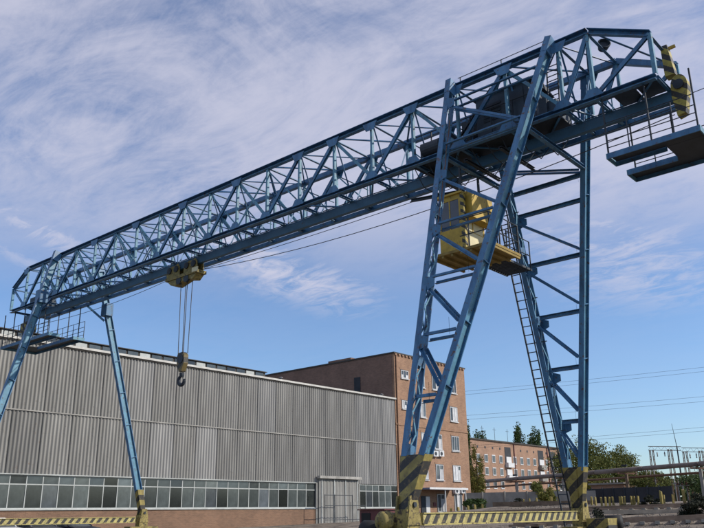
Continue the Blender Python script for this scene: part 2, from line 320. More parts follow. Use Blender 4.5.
# ------------------------------------------------------------------ gantry crane
ZT, ZL, HW, HL = 16.33, 13.89, 1.165, 1.39
crane = thing('gantry_crane', (12.5, 0, 0), 'tall blue lattice gantry crane spanning the yard on splayed legs', 'crane')
XK0, XE0, XK1, XE1, ZE = -5.69, -7.39, 31.04, 32.95, 15.37
NODES = [-5.69, -3.8, -1.9] + [2.0*i for i in range(16)] + [31.04]
def part(b, name, m=BLUE, parent=crane, smooth=False): return b.build(name, m, parent, smooth)
for sy in (-1, 1):
    y = sy*HW
    # chords: channels with the web on the outer side
    part(MB().chan((XK0, y, ZT), (XK1, y, ZT), 0.20, 0.22, 0.02, flip=-sy), 'top_chord')
    part(MB().chan((XE0, y, ZL), (XE1, y, ZL), 0.18, 0.17, 0.02, flip=-sy), 'bottom_chord')
    part(MB().chan((XE0, y, ZE), (XK0, y, ZT), 0.19, 0.20, 0.02, flip=-sy), 'sloping_end_chord')
    part(MB().chan((XK1, y, ZT), (XE1, y, ZE), 0.19, 0.20, 0.02, flip=-sy), 'sloping_end_chord')
    for x in NODES:
        part(MB().chan((x, y, ZL+0.08), (x, y, ZT-0.1), 0.12, 0.10, 0.014, up=(1, 0, 0)), 'vertical_post', BLUE_LIT)
    for x in (XE0, XE1):
        part(MB().chan((x, y, ZL+0.08), (x, y, ZE), 0.14, 0.12, 0.014, up=(1, 0, 0)), 'end_post', BLUE_LIT)
    D = [(0,-1),(0,1),(2,1),(2,3),(3,4),(5,4),(5,6),(7,6),(7,8),(9,8),(10,9),(10,11),(12,11),(12,13),(14,13),(14,15)]
    dg = [(2.0*a, 2.0*b if b >= 0 else -1.9) for a, b in D] + [(-3.8, -1.9), (-3.8, -5.69), (XK1, 30.0)]
    for xt, xb in dg:
        w = 0.15 if xb < xt else 0.11
        part(MB().chan((xt, y, ZT-0.08), (xb, y, ZL+0.06), w, 0.09, 0.014, up=(0, 1, 0)), 'diagonal', BLUE if xb < xt else BLUE_LIT)
    part(MB().chan((XE1, y, ZE), (XK1, y, ZL+0.05), 0.13, 0.09, 0.014, up=(0, 1, 0)), 'diagonal')
    part(MB().chan((XE0, y, ZE), (XK0, y, ZL+0.05), 0.10, 0.08, 0.014, up=(0, 1, 0)), 'diagonal')
    yo = y + sy*0.112
    for k, x in enumerate(NODES):
        if k % 2 == 0 or x in (28.0, 24.0, 20.0):
            part(MB().prism([(x-0.36, yo, ZT-0.02), (x+0.36, yo, ZT-0.02), (x+0.2, yo, ZT-0.36), (x-0.2, yo, ZT-0.36)], (0, sy*0.014, 0)), 'gusset_plate')
        part(MB().prism([(x-0.34, yo-sy*0.008, ZL+0.02), (x+0.34, yo-sy*0.008, ZL+0.02), (x+0.16, yo-sy*0.008, ZL+0.30), (x-0.16, yo-sy*0.008, ZL+0.30)], (0, sy*0.014, 0)), 'gusset_plate')
ends = [XE0] + NODES + [XE1]
for k, x in enumerate(ends):
    zt = ZE if x in (XE0, XE1) else ZT
    part(MB().ang((x, -HW+0.1, zt-0.02), (x, HW-0.1, zt-0.02), 0.10), 'top_cross_strut')
    part(MB().chan((x, -HW+0.1, ZL+0.02), (x, HW-0.1, ZL+0.02), 0.10, 0.12), 'bottom_cross_beam')
for k in range(len(ends)-1):
    xa, xb = ends[k], ends[k+1]; za = ZE if xa == XE0 else ZT; zb = ZE if xb == XE1 else ZT
    s = -1 if k % 2 else 1
    part(MB().ang((xa+0.08, -s*(HW-0.1), za+0.04), (xb-0.08, s*(HW-0.1), zb+0.04), 0.075), 'top_lateral_brace')
    part(MB().ang((xa+0.08, s*(HW-0.1), ZL+0.07), (xb-0.08, -s*(HW-0.1), ZL+0.07), 0.075), 'bottom_lateral_brace')
for x in NODES[1:-1]:
    for sy in (-1, 1):
        part(MB().ang((x+0.06, sy*(HW-0.06), ZT-0.14), (x+0.06, sy*0.12, ZL+0.10), 0.065), 'sway_brace')
for k in range(len(NODES)-1):
    xa, xb = NODES[k], NODES[k+1]
    for sy in (-1, 1):
        if (k+sy) % 2: xa, xb = xb, xa
        part(MB().ang((xa, sy*(HW-0.07), ZT-0.2), (xb, sy*(HW-0.07), ZL+0.16), 0.05), 'counter_brace', BLUE_LIT)
    part(MB().ang((NODES[k]+0.08, (1 if k % 2 else -1)*(HW-0.1), ZT-0.05), (NODES[k+1]-0.08, (-1 if k % 2 else 1)*(HW-0.1), ZT-0.05), 0.055), 'top_lateral_brace')
for x in NODES[1:-1]:
    part(MB().ang((x-0.07, -HW+0.1, ZL+0.9), (x-0.07, HW-0.1, ZL+0.9), 0.05), 'sway_tie', BLUE_LIT)
# lower running girder and the cables carried along it
part(MB().ibeam((-7.75, 0, 13.66), (33.05, 0, 13.66), 0.20, 0.38, 0.035, 0.18), 'monorail_girder', mat('girder_blue', (0.045, 0.118, 0.200), 0.55, 0.2, 1.5, wear=(0.08, 0.05, 0.035), wear_amt=0.3))
for x in ends[1:-1]:
    part(MB().box(x-0.13, x+0.13, -0.20, 0.20, 13.853, 13.885), 'girder_clamp_plate')
for yy, zz_ in ((-0.62, 14.02), (-0.45, 14.16), (0.55, 14.05), (0.66, 14.30)):
    part(MB().tube((-6.8, yy, zz_), (32.3, yy, zz_), 0.022, 5), 'cable_conduit', DARK)
part(MB().tube((-6.6, 0.92, 14.95), (32.0, 0.92, 14.95), 0.020, 5), 'walkway_handrail', BLUE_LIT)
part(MB().tube((-6.6, 0.92, 14.45), (32.0, 0.92, 14.45), 0.016, 5), 'walkway_handrail', BLUE_LIT)
for i in range(33):
    x = -6.4+1.2*i
    part(MB().bar((x, 0.92, 13.93), (x, 0.92, 14.97), 0.035), 'handrail_post', BLUE_LIT)
# hauling ropes slung under the girder
def sag(a, b, s, n=14): 
    a = Vector(a); b = Vector(b); return [a.lerp(b, i/n) - Vector((0, 0, s*4*(i/n)*(1-i/n))) for i in range(n+1)]
part(MB().path(sag((-6.9, -0.05, 13.1), (7.9, -0.05, 13.15), 0.32), 0.014, 5), 'hauling_rope', ROPE)
part(MB().path(sag((10.0, -0.05, 13.1), (33.0, -0.05, 13.05), 0.62), 0.016, 5), 'hauling_rope', ROPE)
part(MB().path(sag((10.0, 0.16, 13.2), (33.0, 0.16, 13.4), 0.20), 0.014, 5), 'hauling_rope', ROPE)

# near support legs
XB, BH, ZB = 26.166, 5.16, 1.88
def pt(a, b, z): 
    a = Vector(a); b = Vector(b); return a.lerp(b, (z-a.z)/(b.z-a.z))
legs = {}
def leg(a, b, w, dep, laced, zsplit=3.05, mtl=BLUE):
    """two flange plates facing +-Y joined by a recessed web (or lacing bars) that faces +-X"""
    a = Vector(a); b = Vector(b); d = (b-a).normalized(); h = w/2; t = 0.035
    yv = Vector((0, 1, 0)); yv = (yv - d*yv.dot(d)).normalized(); xv = yv.cross(d).normalized()
    if xv.x < 0: xv = -xv
    c = pt(a, b, zsplit)
    root = MB()
    for s in (-1, 1): root.bar(a+yv*s*h, c+yv*s*h, dep, t, up=yv)
    o = part(root, 'leg', mtl)
    L = (c-a).length
    if not laced:
        MB().bar(a+d*0.3, c, 0.03, w-t-0.004, up=yv).build('web_plate', BLUE_LIT if mtl == BLUE else mtl, o)
        n = max(3, int(L/1.9))
        for i in range(n+1):
            p = a + d*(0.25+(L-0.35)*i/n)
            MB().bar(p-xv*(dep/2-0.01), p+xv*(dep/2-0.01), 0.03, w-t-0.008, up=yv).build('diaphragm_plate', mtl, o)
    else:
        n = int(L/0.55)
        for f in (-1, 1):
            for i in range(n):
                p = a+d*(0.15+(L-0.3)*i/n)+xv*f*(dep/2-0.02); q = a+d*(0.15+(L-0.3)*(i+1)/n)+xv*f*(dep/2-0.02); s = 1 if i % 2 else -1
                MB().bar(p+yv*s*(h-0.05), q-yv*s*(h-0.05), 0.02, 0.055, up=yv).build('lacing_bar', BLUE_LIT, o)
        n = max(3, int(L/2.4))
        for i in range(n+1):
            p = a+d*(0.2+(L-0.4)*i/n)
            MB().bar(p-d*0.16, p+d*0.16, dep-0.02, w-t-0.01, up=yv).build('batten_plate', mtl, o)
    # cap over the chord
    MB().bar(a-d*0.16, a+d*0.45, dep+0.03, w+0.05, up=yv).build('leg_cap', mtl, o)
    return o, c
tops = {1: (25.93, -HL, ZT), 2: (29.83, -HL, ZT), 3: (25.93, HL, ZT), 4: (29.83, HL, ZT)}
bots = {1: (XB-0.14, -BH, ZB), 2: (XB+0.14, -BH, ZB), 3: (XB-0.14, BH, ZB), 4: (XB+0.14, BH, ZB)}
for k in (1, 2, 3, 4):
    legs[k] = leg(tops[k], bots[k], 0.36, 0.20, k in (1, 3))
def braces(l, r, levels, dirs, sy):
    for z in levels:
        p = pt(tops[l], bots[l], z); q = pt(tops[r], bots[r], z); e = (q-p).normalized()*0.16
        if sy > 0:
            part(MB().chan(p+e, q-e, 0.12, 0.15), 'leg_tie'); continue
        for o in (-0.15, 0.15):
            part(MB().ang(p+e+Vector((0, o, -0.06 if o > 0 else 0.06)), q-e+Vector((0, o, -0.06 if o > 0 else 0.06)), 0.10), 'leg_tie')
    for z0, z1 in dirs:
        p = pt(tops[l], bots[l], z0); q = pt(tops[r], bots[r], z1); e = (q-p).normalized()*0.18
        for o in (-0.15, 0.15):
            part(MB().ang(p+e+Vector((0, o, 0)), q-e+Vector((0, o, 0)), 0.09), 'leg_diagonal')
        for c, s in ((p, 1), (q, -1)):
            c = c + Vector((s*0.19, 0, 0)); yo = sy*0.204
            part(MB().prism([(c.x-0.2, c.y+yo, c.z-0.26), (c.x+0.2*s, c.y+yo, c.z-0.12), (c.x+0.2*s, c.y+yo, c.z+0.12), (c.x-0.2, c.y+yo, c.z+0.26)], (0, sy*0.014, 0)), 'gusset_plate')
braces(1, 2, (15.40, 13.55, 10.38, 8.48, 6.58, 4.70), ((15.35, 13.45), (12.30, 10.55), (10.20, 8.65), (8.32, 6.75), (6.40, 4.85)), -1)
braces(3, 4, (13.10, 12.25, 10.40, 8.48, 6.58, 4.72), ((14.0, 13.2), (12.1, 10.5), (10.25, 8.62), (8.28, 6.75), (6.32, 4.90), (4.55, 3.3)), 1)
# cross-ties between front and back legs just under the girder
for l, r in ((1, 3), (2, 4)):
    p = pt(tops[l], bots[l], 13.25); q = pt(tops[r], bots[r], 13.25)
    part(MB().chan(p+Vector((0, 0.2, 0)), q-Vector((0, 0.2, 0)), 0.16, 0.14), 'leg_cross_tie')
# striped feet, bogies and ground beam, near support
def foot(xb, sy, wide):
    y = sy*BH; ys = -sy*0.33
    x1 = 0.56 if wide else 0.17; x0 = 0.29 if wide else 0.17
    b = MB().frustum([(xb-0.17, y-0.14, 1.70), (xb+0.17, y-0.14, 1.70), (xb+0.17, y+0.14, 1.70), (xb-0.17, y+0.14, 1.70)],
                     [(xb-x0, y+ys-0.20, 3.12), (xb+x1, y+ys-0.20, 3.12), (xb+x1, y+ys+0.20, 3.12), (xb-x0, y+ys+0.20, 3.12)])
    f = part(b, 'striped_foot', STR_UP)
    for dx in (-0.235, 0.185):
        MB().prism([(xb+dx, y-0.30, 1.30), (xb+dx, y+0.30, 1.30), (xb+dx, y+0.16, 2.05), (xb+dx, y-0.16, 2.05)], (0.05, 0, 0)).build('hinge_plate', YELD, f)
    MB().tube((xb-0.28, y, 1.82), (xb+0.28, y, 1.82), 0.07, 10).build('hinge_pin', DARK, f)
    for dy in (-0.205, 0.185):
        MB().prism([(xb-x0+0.1, y+ys+dy, 3.05), (xb-0.1, y+ys*0.3+dy*0.75, 2.0), (xb+0.1, y+ys*0.3+dy*0.75, 2.0), (xb+x1*0.5, y+ys+dy, 3.05)], (0, 0.02, 0)).build('stiffener', STR_UP, f)
    bg = part(MB().box(xb-0.30, xb+0.30, y-0.95, y+0.95, 0.62, 1.08), 'bogie', YELD)
    MB().box(xb-0.2, xb+0.2, y-0.28, y+0.28, 1.082, 1.70).build('pivot', YELD, bg)
    for s in (-1, 1):
        MB().lathe((xb-0.09, y+s*0.6, 0.47), (1, 0, 0), [(0.10, -0.05), (0.36, -0.04), (0.36, 0.0), (0.31, 0.01), (0.31, 0.15), (0.36, 0.16), (0.36, 0.20), (0.10, 0.21)], 20).build('wheel', DARK, bg)
    MB().box(xb+0.31, xb+0.40, y-0.7, y+0.7, 0.70, 0.95).build('axle_cover', YELD, bg)
    return bg
for sy in (-1, 1):
    bg = foot(XB, sy, True)
    if sy < 0:
        MB().lathe((25.74, -5.5, 1.40), (-0.25, -1, 0.1), [(0.05, -0.30), (0.21, -0.30), (0.25, -0.25), (0.25, -0.02), (0.28, -0.01), (0.28, 0.03), (0.25, 0.04), (0.25, 0.20), (0.20, 0.26), (0.10, 0.27), (0.09, 0.33), (0.03, 0.33)], 20).build('motor_housing', YELD, bg, True)
        MB().lathe((25.02, -5.3, 1.16), (-1, -0.3, 0), [(0.05, -0.3), (0.26, -0.28), (0.28, 0.2), (0.2, 0.3), (0.05, 0.32)], 16).build('motor', BLACK, bg, True)
    else:
        MB().box(26.5, 27.3, 4.9, 5.7, 0.5, 1.35).build('gearbox_cover', STR_UP, bg)
        MB().lathe((27.1, 5.9, 1.2), (1, 0.2, 0), [(0.05, -0.3), (0.25, -0.28), (0.27, 0.25), (0.05, 0.3)], 14).build('motor', BLACK, bg, True)
    foot(-1.08, sy, False)
for xb in (XB, -1.08):
    bm_ = part(MB().box(xb-0.13, xb+0.13, -BH+0.52, BH-0.52, 1.325, 1.585), 'ground_beam', STR_BEAM)
    MB().box(xb-0.17, xb+0.17, -BH+0.52, BH-0.52, 1.587, 1.615).build('flange', BEAMY, bm_)
    MB().box(xb-0.17, xb+0.17, -BH+0.52, BH-0.52, 1.285, 1.322).build('flange', BEAMY, bm_)
# far support
for sy in (-1, 1):
    tops[5] = (-1.85, sy*HL, ZT); bots[5] = (-1.08, sy*BH, ZB)
    o, c = leg(tops[5], bots[5], 0.38, 0.22, False, 3.0)
    p = pt(tops[5], bots[5], 13.6)
    MB().box(p.x-0.30, p.x+0.30, p.y-0.23, p.y+0.23, 13.2, 13.95).build('splice_plate', BLUE, o)
    part(MB().chan((p.x-0.05, p.y-sy*0.1, 12.9), (p.x-0.7, sy*HW, 13.80), 0.12, 0.12), 'leg_bracket')

# machine house on the near support
part(MB().box(23.6, 29.6, -0.95, 0.80, 14.02, 14.07), 'machine_deck', DARK)
mh = part(MB().prism([(26.55, -0.80, 14.08), (26.55, -0.80, 15.72), (28.65, -0.80, 15.72), (28.65, -0.80, 14.08)], (0, 1.6, 0)), 'machine_house', HOUSE)
MB().prism([(26.42, -0.95, 15.73), (26.42, 0.0, 15.98), (26.42, 0.95, 15.73)], (2.36, 0, 0)).build('roof', DARK, mh)
for i in range(5): MB().box(26.85, 27.55, -0.825, -0.803, 14.7+0.14*i, 14.79+0.14*i).build('louvre', DARK, mh)
MB().box(27.85, 28.45, -0.83, -0.803, 14.12, 15.55).build('door', HOUSE, mh)
wb = part(MB().box(24.0, 25.4, -0.75, 0.60, 14.08, 14.85), 'winch_cover', HOUSE)
MB().lathe((24.7, -0.95, 14.42), (1, 0, 0), [(0.05, -0.4), (0.26, -0.4), (0.26, 0.4), (0.05, 0.4)], 16).build('drum', DARK, wb)
part(MB().box(29.0, 29.5, -0.6, 0.5, 14.08, 14.75), 'switch_cabinet', HOUSE)
for i in range(7):
    x = 23.8+0.85*i
    part(MB().bar((x, -0.93, 14.07), (x, -0.93, 15.1), 0.04), 'handrail_post', DARK)
part(MB().tube((23.7, -0.93, 15.1), (29.0, -0.93, 15.1), 0.022, 6), 'walkway_handrail', DARK)
part(MB().tube((26.1, -HW, ZT+0.33), (29.7, -HW, ZT+0.33), 0.014, 5), 'top_safety_line', DARK)
for x in (26.2, 27.9, 29.6): part(MB().bar((x, -HW, ZT+0.1), (x, -HW, ZT+0.34), 0.03), 'safety_line_post', DARK)
for x in (24.6, 26.2, 27.6):
    part(MB().chan((x, -HW, 13.36), (x, HW, 13.36), 0.12, 0.10), 'cabin_hanger_beam', DARK)
for k, (x, y, z, w_, h_) in enumerate(((25.6, -0.3, 14.08, 0.5, 1.3), (26.1, 0.4, 14.08, 0.35, 1.0), (23.7, 0.1, 14.08, 0.25, 0.9), (28.9, -0.7, 14.08, 0.3, 0.8))):
    part(MB().box(x, x+w_, y, y+w_*0.8, z, z+h_), 'electrical_box', HOUSE if k % 2 else DARK)
for k in range(9):
    x = 23.8+0.62*k
    part(MB().path([(x, -0.9, 13.9), (x+0.12, -0.5, 13.2+0.1*(k % 3)), (x+0.3, 0.1, 13.05+0.08*(k % 2)), (x+0.5, 0.7, 13.85)], 0.018, 5), 'cable_loop', DARK)
part(MB().bar((25.0, -0.5, 14.1), (27.2, -0.75, 16.0), 0.08).bar((26.0, 0.7, 14.1), (24.3, 0.7, 15.9), 0.08), 'rope_guide_frame', DARK)
for i in range(11):
    part(MB().bar((29.15, -0.5+0.02*i, 14.2+0.2*i), (29.55, -0.5+0.02*i, 14.2+0.2*i), 0.025), 'ladder_rung', DARK)
for x in (29.15, 29.55): part(MB().bar((x, -0.5, 14.08), (x, -0.26, 16.5), 0.04), 'ladder_rail', DARK)
# floodlight on the end cross strut
fl = part(MB().lathe((XK1, 0.15, ZT+0.12), (0.5, -0.6, 0.25), [(0.04, -0.16), (0.15, -0.14), (0.20, 0.05), (0.22, 0.14), (0.19, 0.15), (0.17, 0.05), (0.02, 0.04)], 16), 'floodlight', DARK, smooth=False)

# end stop and rope sheave guard, near end
part(MB().frustum([(32.92, -0.16, 14.35), (33.22, -0.16, 14.35), (33.22, 0.16, 14.35), (32.92, 0.16, 14.35)], [(32.90, -0.12, 15.45), (33.10, -0.12, 15.45), (33.10, 0.12, 15.45), (32.90, 0.12, 15.45)]), 'striped_end_post', STR_END)
pp = [(33.12, 0, 12.92), (33.42, 0, 12.98), (33.62, 0, 13.75)] + [(33.33+0.30*math.cos(R(a)), 0, 13.95+0.34*math.sin(R(a))) for a in range(0, 181, 20)] + [(33.02, 0, 13.6)]
part(MB().prism([(33.02+(x-33.02)*0.82, -0.15, z) for x, y, z in pp], (0, 0.30, 0)), 'striped_sheave_guard', STR_END)
part(MB().bar((33.05, 0, 15.35), (33.30, 0.06, 15.40), 0.07, 0.09), 'bracket_arm', YEL)
part(MB().lathe((33.27, -0.19, 13.95), (0, 1, 0), [(0.05, -0.02), (0.16, -0.01), (0.16, 0.02), (0.05, 0.03)], 16), 'sheave', DARK)
# hatch plates closing the bottom of the near end
for i in range(2):
    part(MB().box(31.45+0.75*i, 32.15+0.75*i, -1.02, 0.10, 13.99, 14.02), 'hatch_plate', HOUSE)

# service platforms under both ends
def platform(x0, x1, xsolid, z, right):
    a = MB()
    p = part(MB().box(x0, x1, -1.12, -0.50, z-0.03, z), 'service_platform_deck', DARK)
    q = part(MB().box(x0-0.05, x1, 0.45, 1.12, z-0.03, z), 'service_platform_deck', DARK)
    xs0, xs1 = (xsolid, x1) if right else (x0, xsolid)
    c = part(MB().box(xs0, xs1, -0.497, 0.447, z-0.034, z-0.004), 'service_platform_deck', DARK)
    for y0, r in ((-1.155, p), (-0.47, p), (0.415, q), (1.125, q)):
        inner = y0 in (-0.47, 0.415)
        xa, xb = x0-0.03, x1+0.03
        if inner: xa, xb = (x0-0.03, xsolid) if right else (xsolid, x1+0.03)
        MB().box(xa, xb, y0, y0+0.033, z-0.16, z+0.02).build('edge_channel', BLUE, r)
    for x in (x0-0.063, x1+0.031):
        far_end = (x > x0) == right
        if far_end: MB().box(x, x+0.033, -1.155, 1.158, z-0.16, z+0.02).build('end_channel', BLUE_LIT, c)
        else:
            MB().box(x, x+0.033, -1.155, -0.437, z-0.16, z+0.02).build('end_channel', BLUE_LIT, p)
            MB().box(x, x+0.033, 0.415, 1.158, z-0.16, z+0.02).build('end_channel', BLUE_LIT, q)
    n = max(4, int((x1-x0)/0.62))
    for y, r in ((-1.10, p), (1.10, q)):
        for i in range(n+1):
            x = x0+(x1-x0)*i/n
            top = ZL-0.08 if i % 2 == 0 else z+1.05
            MB().bar((x, y, z), (x, y, top), 0.045 if i % 2 == 0 else 0.03).build('hanger' if i % 2 == 0 else 'railing_post', DARK, r)
        for zz_ in (0.22, 0.45, 0.70, 1.05):
            MB().tube((x0, y, z+zz_), (x1, y, z+zz_), 0.016, 5).build('railing_bar', DARK, r)
platform(31.22, 33.86, 32.75, 11.92, True)
platform(-8.15, -2.4, -6.6, 11.78, False)
part(MB().tube((33.86, -1.1, 13.0), (34.6, -1.0, 13.1), 0.012, 5), 'stay_rod', DARK)
part(MB().box(-7.6, -6.9, -0.35, 0.35, 12.75, 13.30), 'far_sheave_guard', STR_END)
part(MB().box(-6.4, -5.2, -0.5, 0.6, 13.98, 14.7), 'far_cable_box', HOUSE)

# operator's cabin
pf = part(MB().box(24.75, 27.15, -1.45, 0.50, 9.97, 10.06), 'cabin_platform', OCHRE)
for i in range(7): MB().box(24.80+0.375*i, 24.88+0.375*i, -1.43, 0.48, 9.88, 9.966).build('joist', OCHRE, pf)
cb = part(MB().box(24.95, 25.86, -1.14, 0.36, 10.07, 10.95), 'cabin', YEL)
MB().box(24.95, 25.86, -1.14, 0.36, 12.02, 12.198).build('header', YEL, cb)
for x in (24.95, 25.78):
    for y in (-1.14, 0.28):
        MB().box(x+0.002, x+0.078, y+0.002, y+0.078, 10.95, 12.02).build('corner_post', YEL, cb)
MB().box(24.88, 25.95, -1.22, 0.44, 12.2, 12.27).build('roof', YEL, cb)
g = MB().box(25.03, 25.78, -1.12, -1.10, 10.95, 12.02).build('window', WGLASS, cb)
MB().box(25.38, 25.42, -1.135, -1.121, 10.95, 12.02).build('glazing_bar', YEL, g)
g = MB().box(25.82, 25.84, -1.06, 0.28, 10.95, 12.02).build('window', CREAM, cb)  # pane coloured cream instead of glass, sunlight painted in
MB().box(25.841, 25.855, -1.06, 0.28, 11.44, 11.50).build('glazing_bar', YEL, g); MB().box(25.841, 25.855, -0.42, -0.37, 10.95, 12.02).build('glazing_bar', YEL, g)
MB().box(24.96, 24.98, -1.06, 0.28, 10.95, 12.02).build('window', WGLASS, cb)
MB().box(25.862, 26.0, -1.16, -1.02, 10.07, 12.19).build('striped_corner_strip', STR_CAB, cb)
MB().box(25.865, 26.22, -0.95, 0.42, 11.30, 12.30).build('control_cabinet', YEL, cb)
MB().box(25.862, 25.88, -0.80, 0.30, 10.15, 10.90).build('sunlit_lower_panel', CREAM, cb)  # pale slab that paints the sunlit lower wall
for x, y in ((24.95, -1.0), (25.8, -1.0), (24.95, 0.2), (25.8, 0.2)):
    MB().bar((x+0.03, y, 12.27), (x+0.03, y, 13.34), 0.07).build('hanger', DARK, cb)
for x, y in ((26.3, -1.42), (27.1, -1.42), (27.1, -0.8), (27.1, -0.15), (27.1, 0.46), (26.3, 0.46), (25.4, 0.46)):
    MB().bar((x, y, 10.06), (x, y, 11.1), 0.04).build('railing_post', DARK, pf)
for z in (10.5, 11.1):
    MB().path([(25.95, -1.42, z), (27.1, -1.42, z), (27.1, 0.46, z), (24.9, 0.46, z)], 0.02, 5).build('railing_bar', DARK, pf)
# landing between cabin and the ladder, then the caged ladder along the back leg
ld = part(MB().box(25.55, 25.60, 0.52, 2.3, 9.98, 10.06), 'landing', DARK)
MB().box(26.55, 26.60, 0.52, 2.3, 9.98, 10.06).build('bearer', DARK, ld)
for i in range(12): MB().box(25.601, 26.549, 0.56+0.15*i, 0.62+0.15*i, 10.0, 10.05).build('grating_bar', DARK, ld)
for x, y in ((26.58, 0.6), (26.58, 1.4), (26.58, 2.25)):
    MB().bar((x, y, 10.06), (x, y, 11.1), 0.035).build('railing_post', DARK, ld)
for z in (10.55, 11.1): MB().path([(26.58, 0.55, z), (26.58, 2.27, z)], 0.018, 5).build('railing_bar', DARK, ld)
lad = MB(); A = pt(tops[3], bots[3], 12.6); B_ = pt(tops[3], bots[3], 0.6); dd = (B_-A).normalized()
ldr = part(MB().bar(A+Vector((-0.55, -0.1, 0)), B_+Vector((-0.55, -0.1, 0)), 0.05).bar(A+Vector((-0.20, -0.1, 0)), B_+Vector((-0.20, -0.1, 0)), 0.04), 'access_ladder', DARK)
n = int((B_-A).length/0.33)
for i in range(n):
    p = A+dd*(0.2+0.33*i)
    MB().bar(p+Vector((-0.55, -0.1, 0)), p+Vector((-0.20 if i % 5 else 0.30, -0.1, 0)), 0.03).build('rung', DARK, ldr)
MB().tube((25.4, 0.9, 10.05), (25.4, 0.9, 13.4), 0.03, 6).build('grab_post', DARK, ld)
for i in range(8): MB().bar((25.4, 0.9, 10.5+0.36*i), (25.75, 0.9, 10.5+0.36*i), 0.025).build('rung', DARK, ld)
# warped power cable down the front leg
part(MB().path([pt(tops[1], bots[1], z)+Vector((0.22, -0.12+0.03*math.sin(z*5), 0)) for z in [14.6, 14.0, 13.4, 12.8, 12.2, 11.5, 10.8, 10.0]], 0.014, 5), 'power_cable', RUST)
# stub jib left of the cabin
part(MB().chan((23.2, -0.4, 12.9), (25.6, -0.4, 12.6), 0.09, 0.12), 'cable_arm', DARK)

# ------------------------------------------------------------------ hoist trolley and hook
tr = thing('hoist_trolley', (8.85, 0, 12.65), 'small yellow hoist trolley hanging under the crane girder', 'hoist')
for k, x in enumerate((8.05, 9.45)):
    for s in (-1, 1):
        y = s*0.17
        pl = MB().prism([(x-0.52, y, 13.10), (x+0.52, y, 13.10), (x+0.50, y, 13.55), (x+0.36, y, 13.74), (x+0.10, y, 13.66), (x-0.10, y, 13.70), (x-0.40, y, 13.60), (x-0.52, y, 13.40)], (0, s*0.05, 0)).build('side_plate', YELD, tr)
        for dx in (-0.28, 0.28):
            MB().lathe((x+dx, y+s*0.06, 13.47), (0, s, 0), [(0.03, 0), (0.17, 0.0), (0.17, 0.05), (0.05, 0.08)], 14).build('wheel', DARK, pl)
fr = MB().box(7.55, 10.1, -0.30, 0.30, 12.93, 13.09).build('frame', YELD, tr)
MB().prism([(7.65, -0.24, 12.92), (10.0, -0.24, 12.92), (9.7, -0.24, 12.68), (9.2, -0.24, 12.78), (8.3, -0.24, 12.58), (7.95, -0.24, 12.68)], (0, 0.48, 0)).build('sheave_frame', YELD, tr)
MB().box(9.75, 10.2, -0.34, -0.302, 12.98, 13.2).build('number_plate', CREAM, fr)
for x in (8.62, 9.22): MB().lathe((x, -0.28, 12.80), (0, 1, 0), [(0.03, 0), (0.2, 0.0), (0.16, 0.06), (0.2, 0.12), (0.03, 0.13)], 14).build('sheave', DARK, tr)
hk = thing('hook_block', (8.93, 0, 7.6), 'dark yellow hook block with curved hook hanging on ropes before the grey hall', 'hook block')
bk = MB().prism([(8.68, -0.13, 8.95), (8.74, -0.13, 9.12), (9.08, -0.13, 9.15), (9.23, -0.13, 9.0), (9.23, -0.13, 8.6), (9.06, -0.13, 8.2), (8.88, -0.13, 8.2), (8.68, -0.13, 8.65)], (0, 0.26, 0)).build('block', STR_HK, hk)
for y in (-0.152, 0.132): MB().lathe((8.95, y, 8.82), (0, 1, 0), [(0.03, 0), (0.22, 0), (0.22, 0.02), (0.03, 0.02)], 16).build('sheave', DARK, bk)
MB().lathe((8.97, 0, 7.95), (0, 0, 1), [(0.10, 0), (0.12, 0.1), (0.12, 0.2)], 12).build('shank', DARK, hk)
hkp = [(8.97+0.0, 8.06)] + [(8.97+0.225*math.cos(R(a)), 7.80+0.225*math.sin(R(a))) for a in range(100, 385, 15)]
b = MB()
for i in range(len(hkp)-1):
    t0 = 0.05+0.045*math.sin(math.pi*i/len(hkp)); t1 = 0.05+0.045*math.sin(math.pi*(i+1)/len(hkp))
    b.tube((hkp[i][0], 0, hkp[i][1]), (hkp[i+1][0], 0, hkp[i+1][1]), t0, 10, t1)
b.build('hook', DARK, hk, True)
for x0, x1, y in ((8.62, 8.72, -0.1), (8.74, 8.78, 0.1), (9.14, 9.12, -0.1), (9.28, 9.20, 0.1)):
    MB().tube((x0, y, 12.72), (x1, y, 9.1), 0.02, 6).build('hoist_rope', ROPE, hk)

# ------------------------------------------------------------------ grey industrial hall
XW = -11.0; HY0, HY1 = -5.0, 42.2; ZS, ZW, ZM, ZR = 2.18, 4.38, 8.44, 13.16
hall = thing('industrial_hall', (-14, 18, 0.4), 'long grey industrial hall clad in corrugated sheets above a window band', 'hall')
GY0, GY1 = 30.36, 36.05
w = MB().box(-26, XW-0.06, HY0, HY1, ZW, ZR-0.2).box(-26, XW-0.30, HY0, HY1, 0.2, ZW-0.001)
w.build('wall', WALLG, hall)
MB().box(-26.2, XW+0.12, HY0, HY1+0.05, ZR-0.19, ZR-0.02).build('roof', ROOFD, hall)
MB().box(XW+0.05, XW+0.20, HY0, HY1+0.06, ZR-0.10, ZR+0.06).build('eaves_trim', TRIMW, hall)
MB().box(XW+0.06, XW+0.10, HY0, HY1+0.03, ZM-0.03, ZM+0.04).build('joint_flashing', TRIMJ, hall)
MB().box(XW-0.02, XW+0.10, HY0, GY0-0.2, ZW-0.06, ZW).build('drip_flashing', TRIMG, hall)
def plinth(y0, y1):
    p = MB().box(XW-0.28, XW+0.03, y0, y1, 0.1, ZS-0.08).build('plinth', PLINTH, hall)
    MB().box(XW-0.28, XW+0.12, y0, y1, ZS-0.079, ZS+0.02).build('sill', TRIMG, p)
plinth(HY0, GY0-0.25); plinth(GY1+0.25, HY1)
NS = 22; SW = (HY1-HY0)/NS
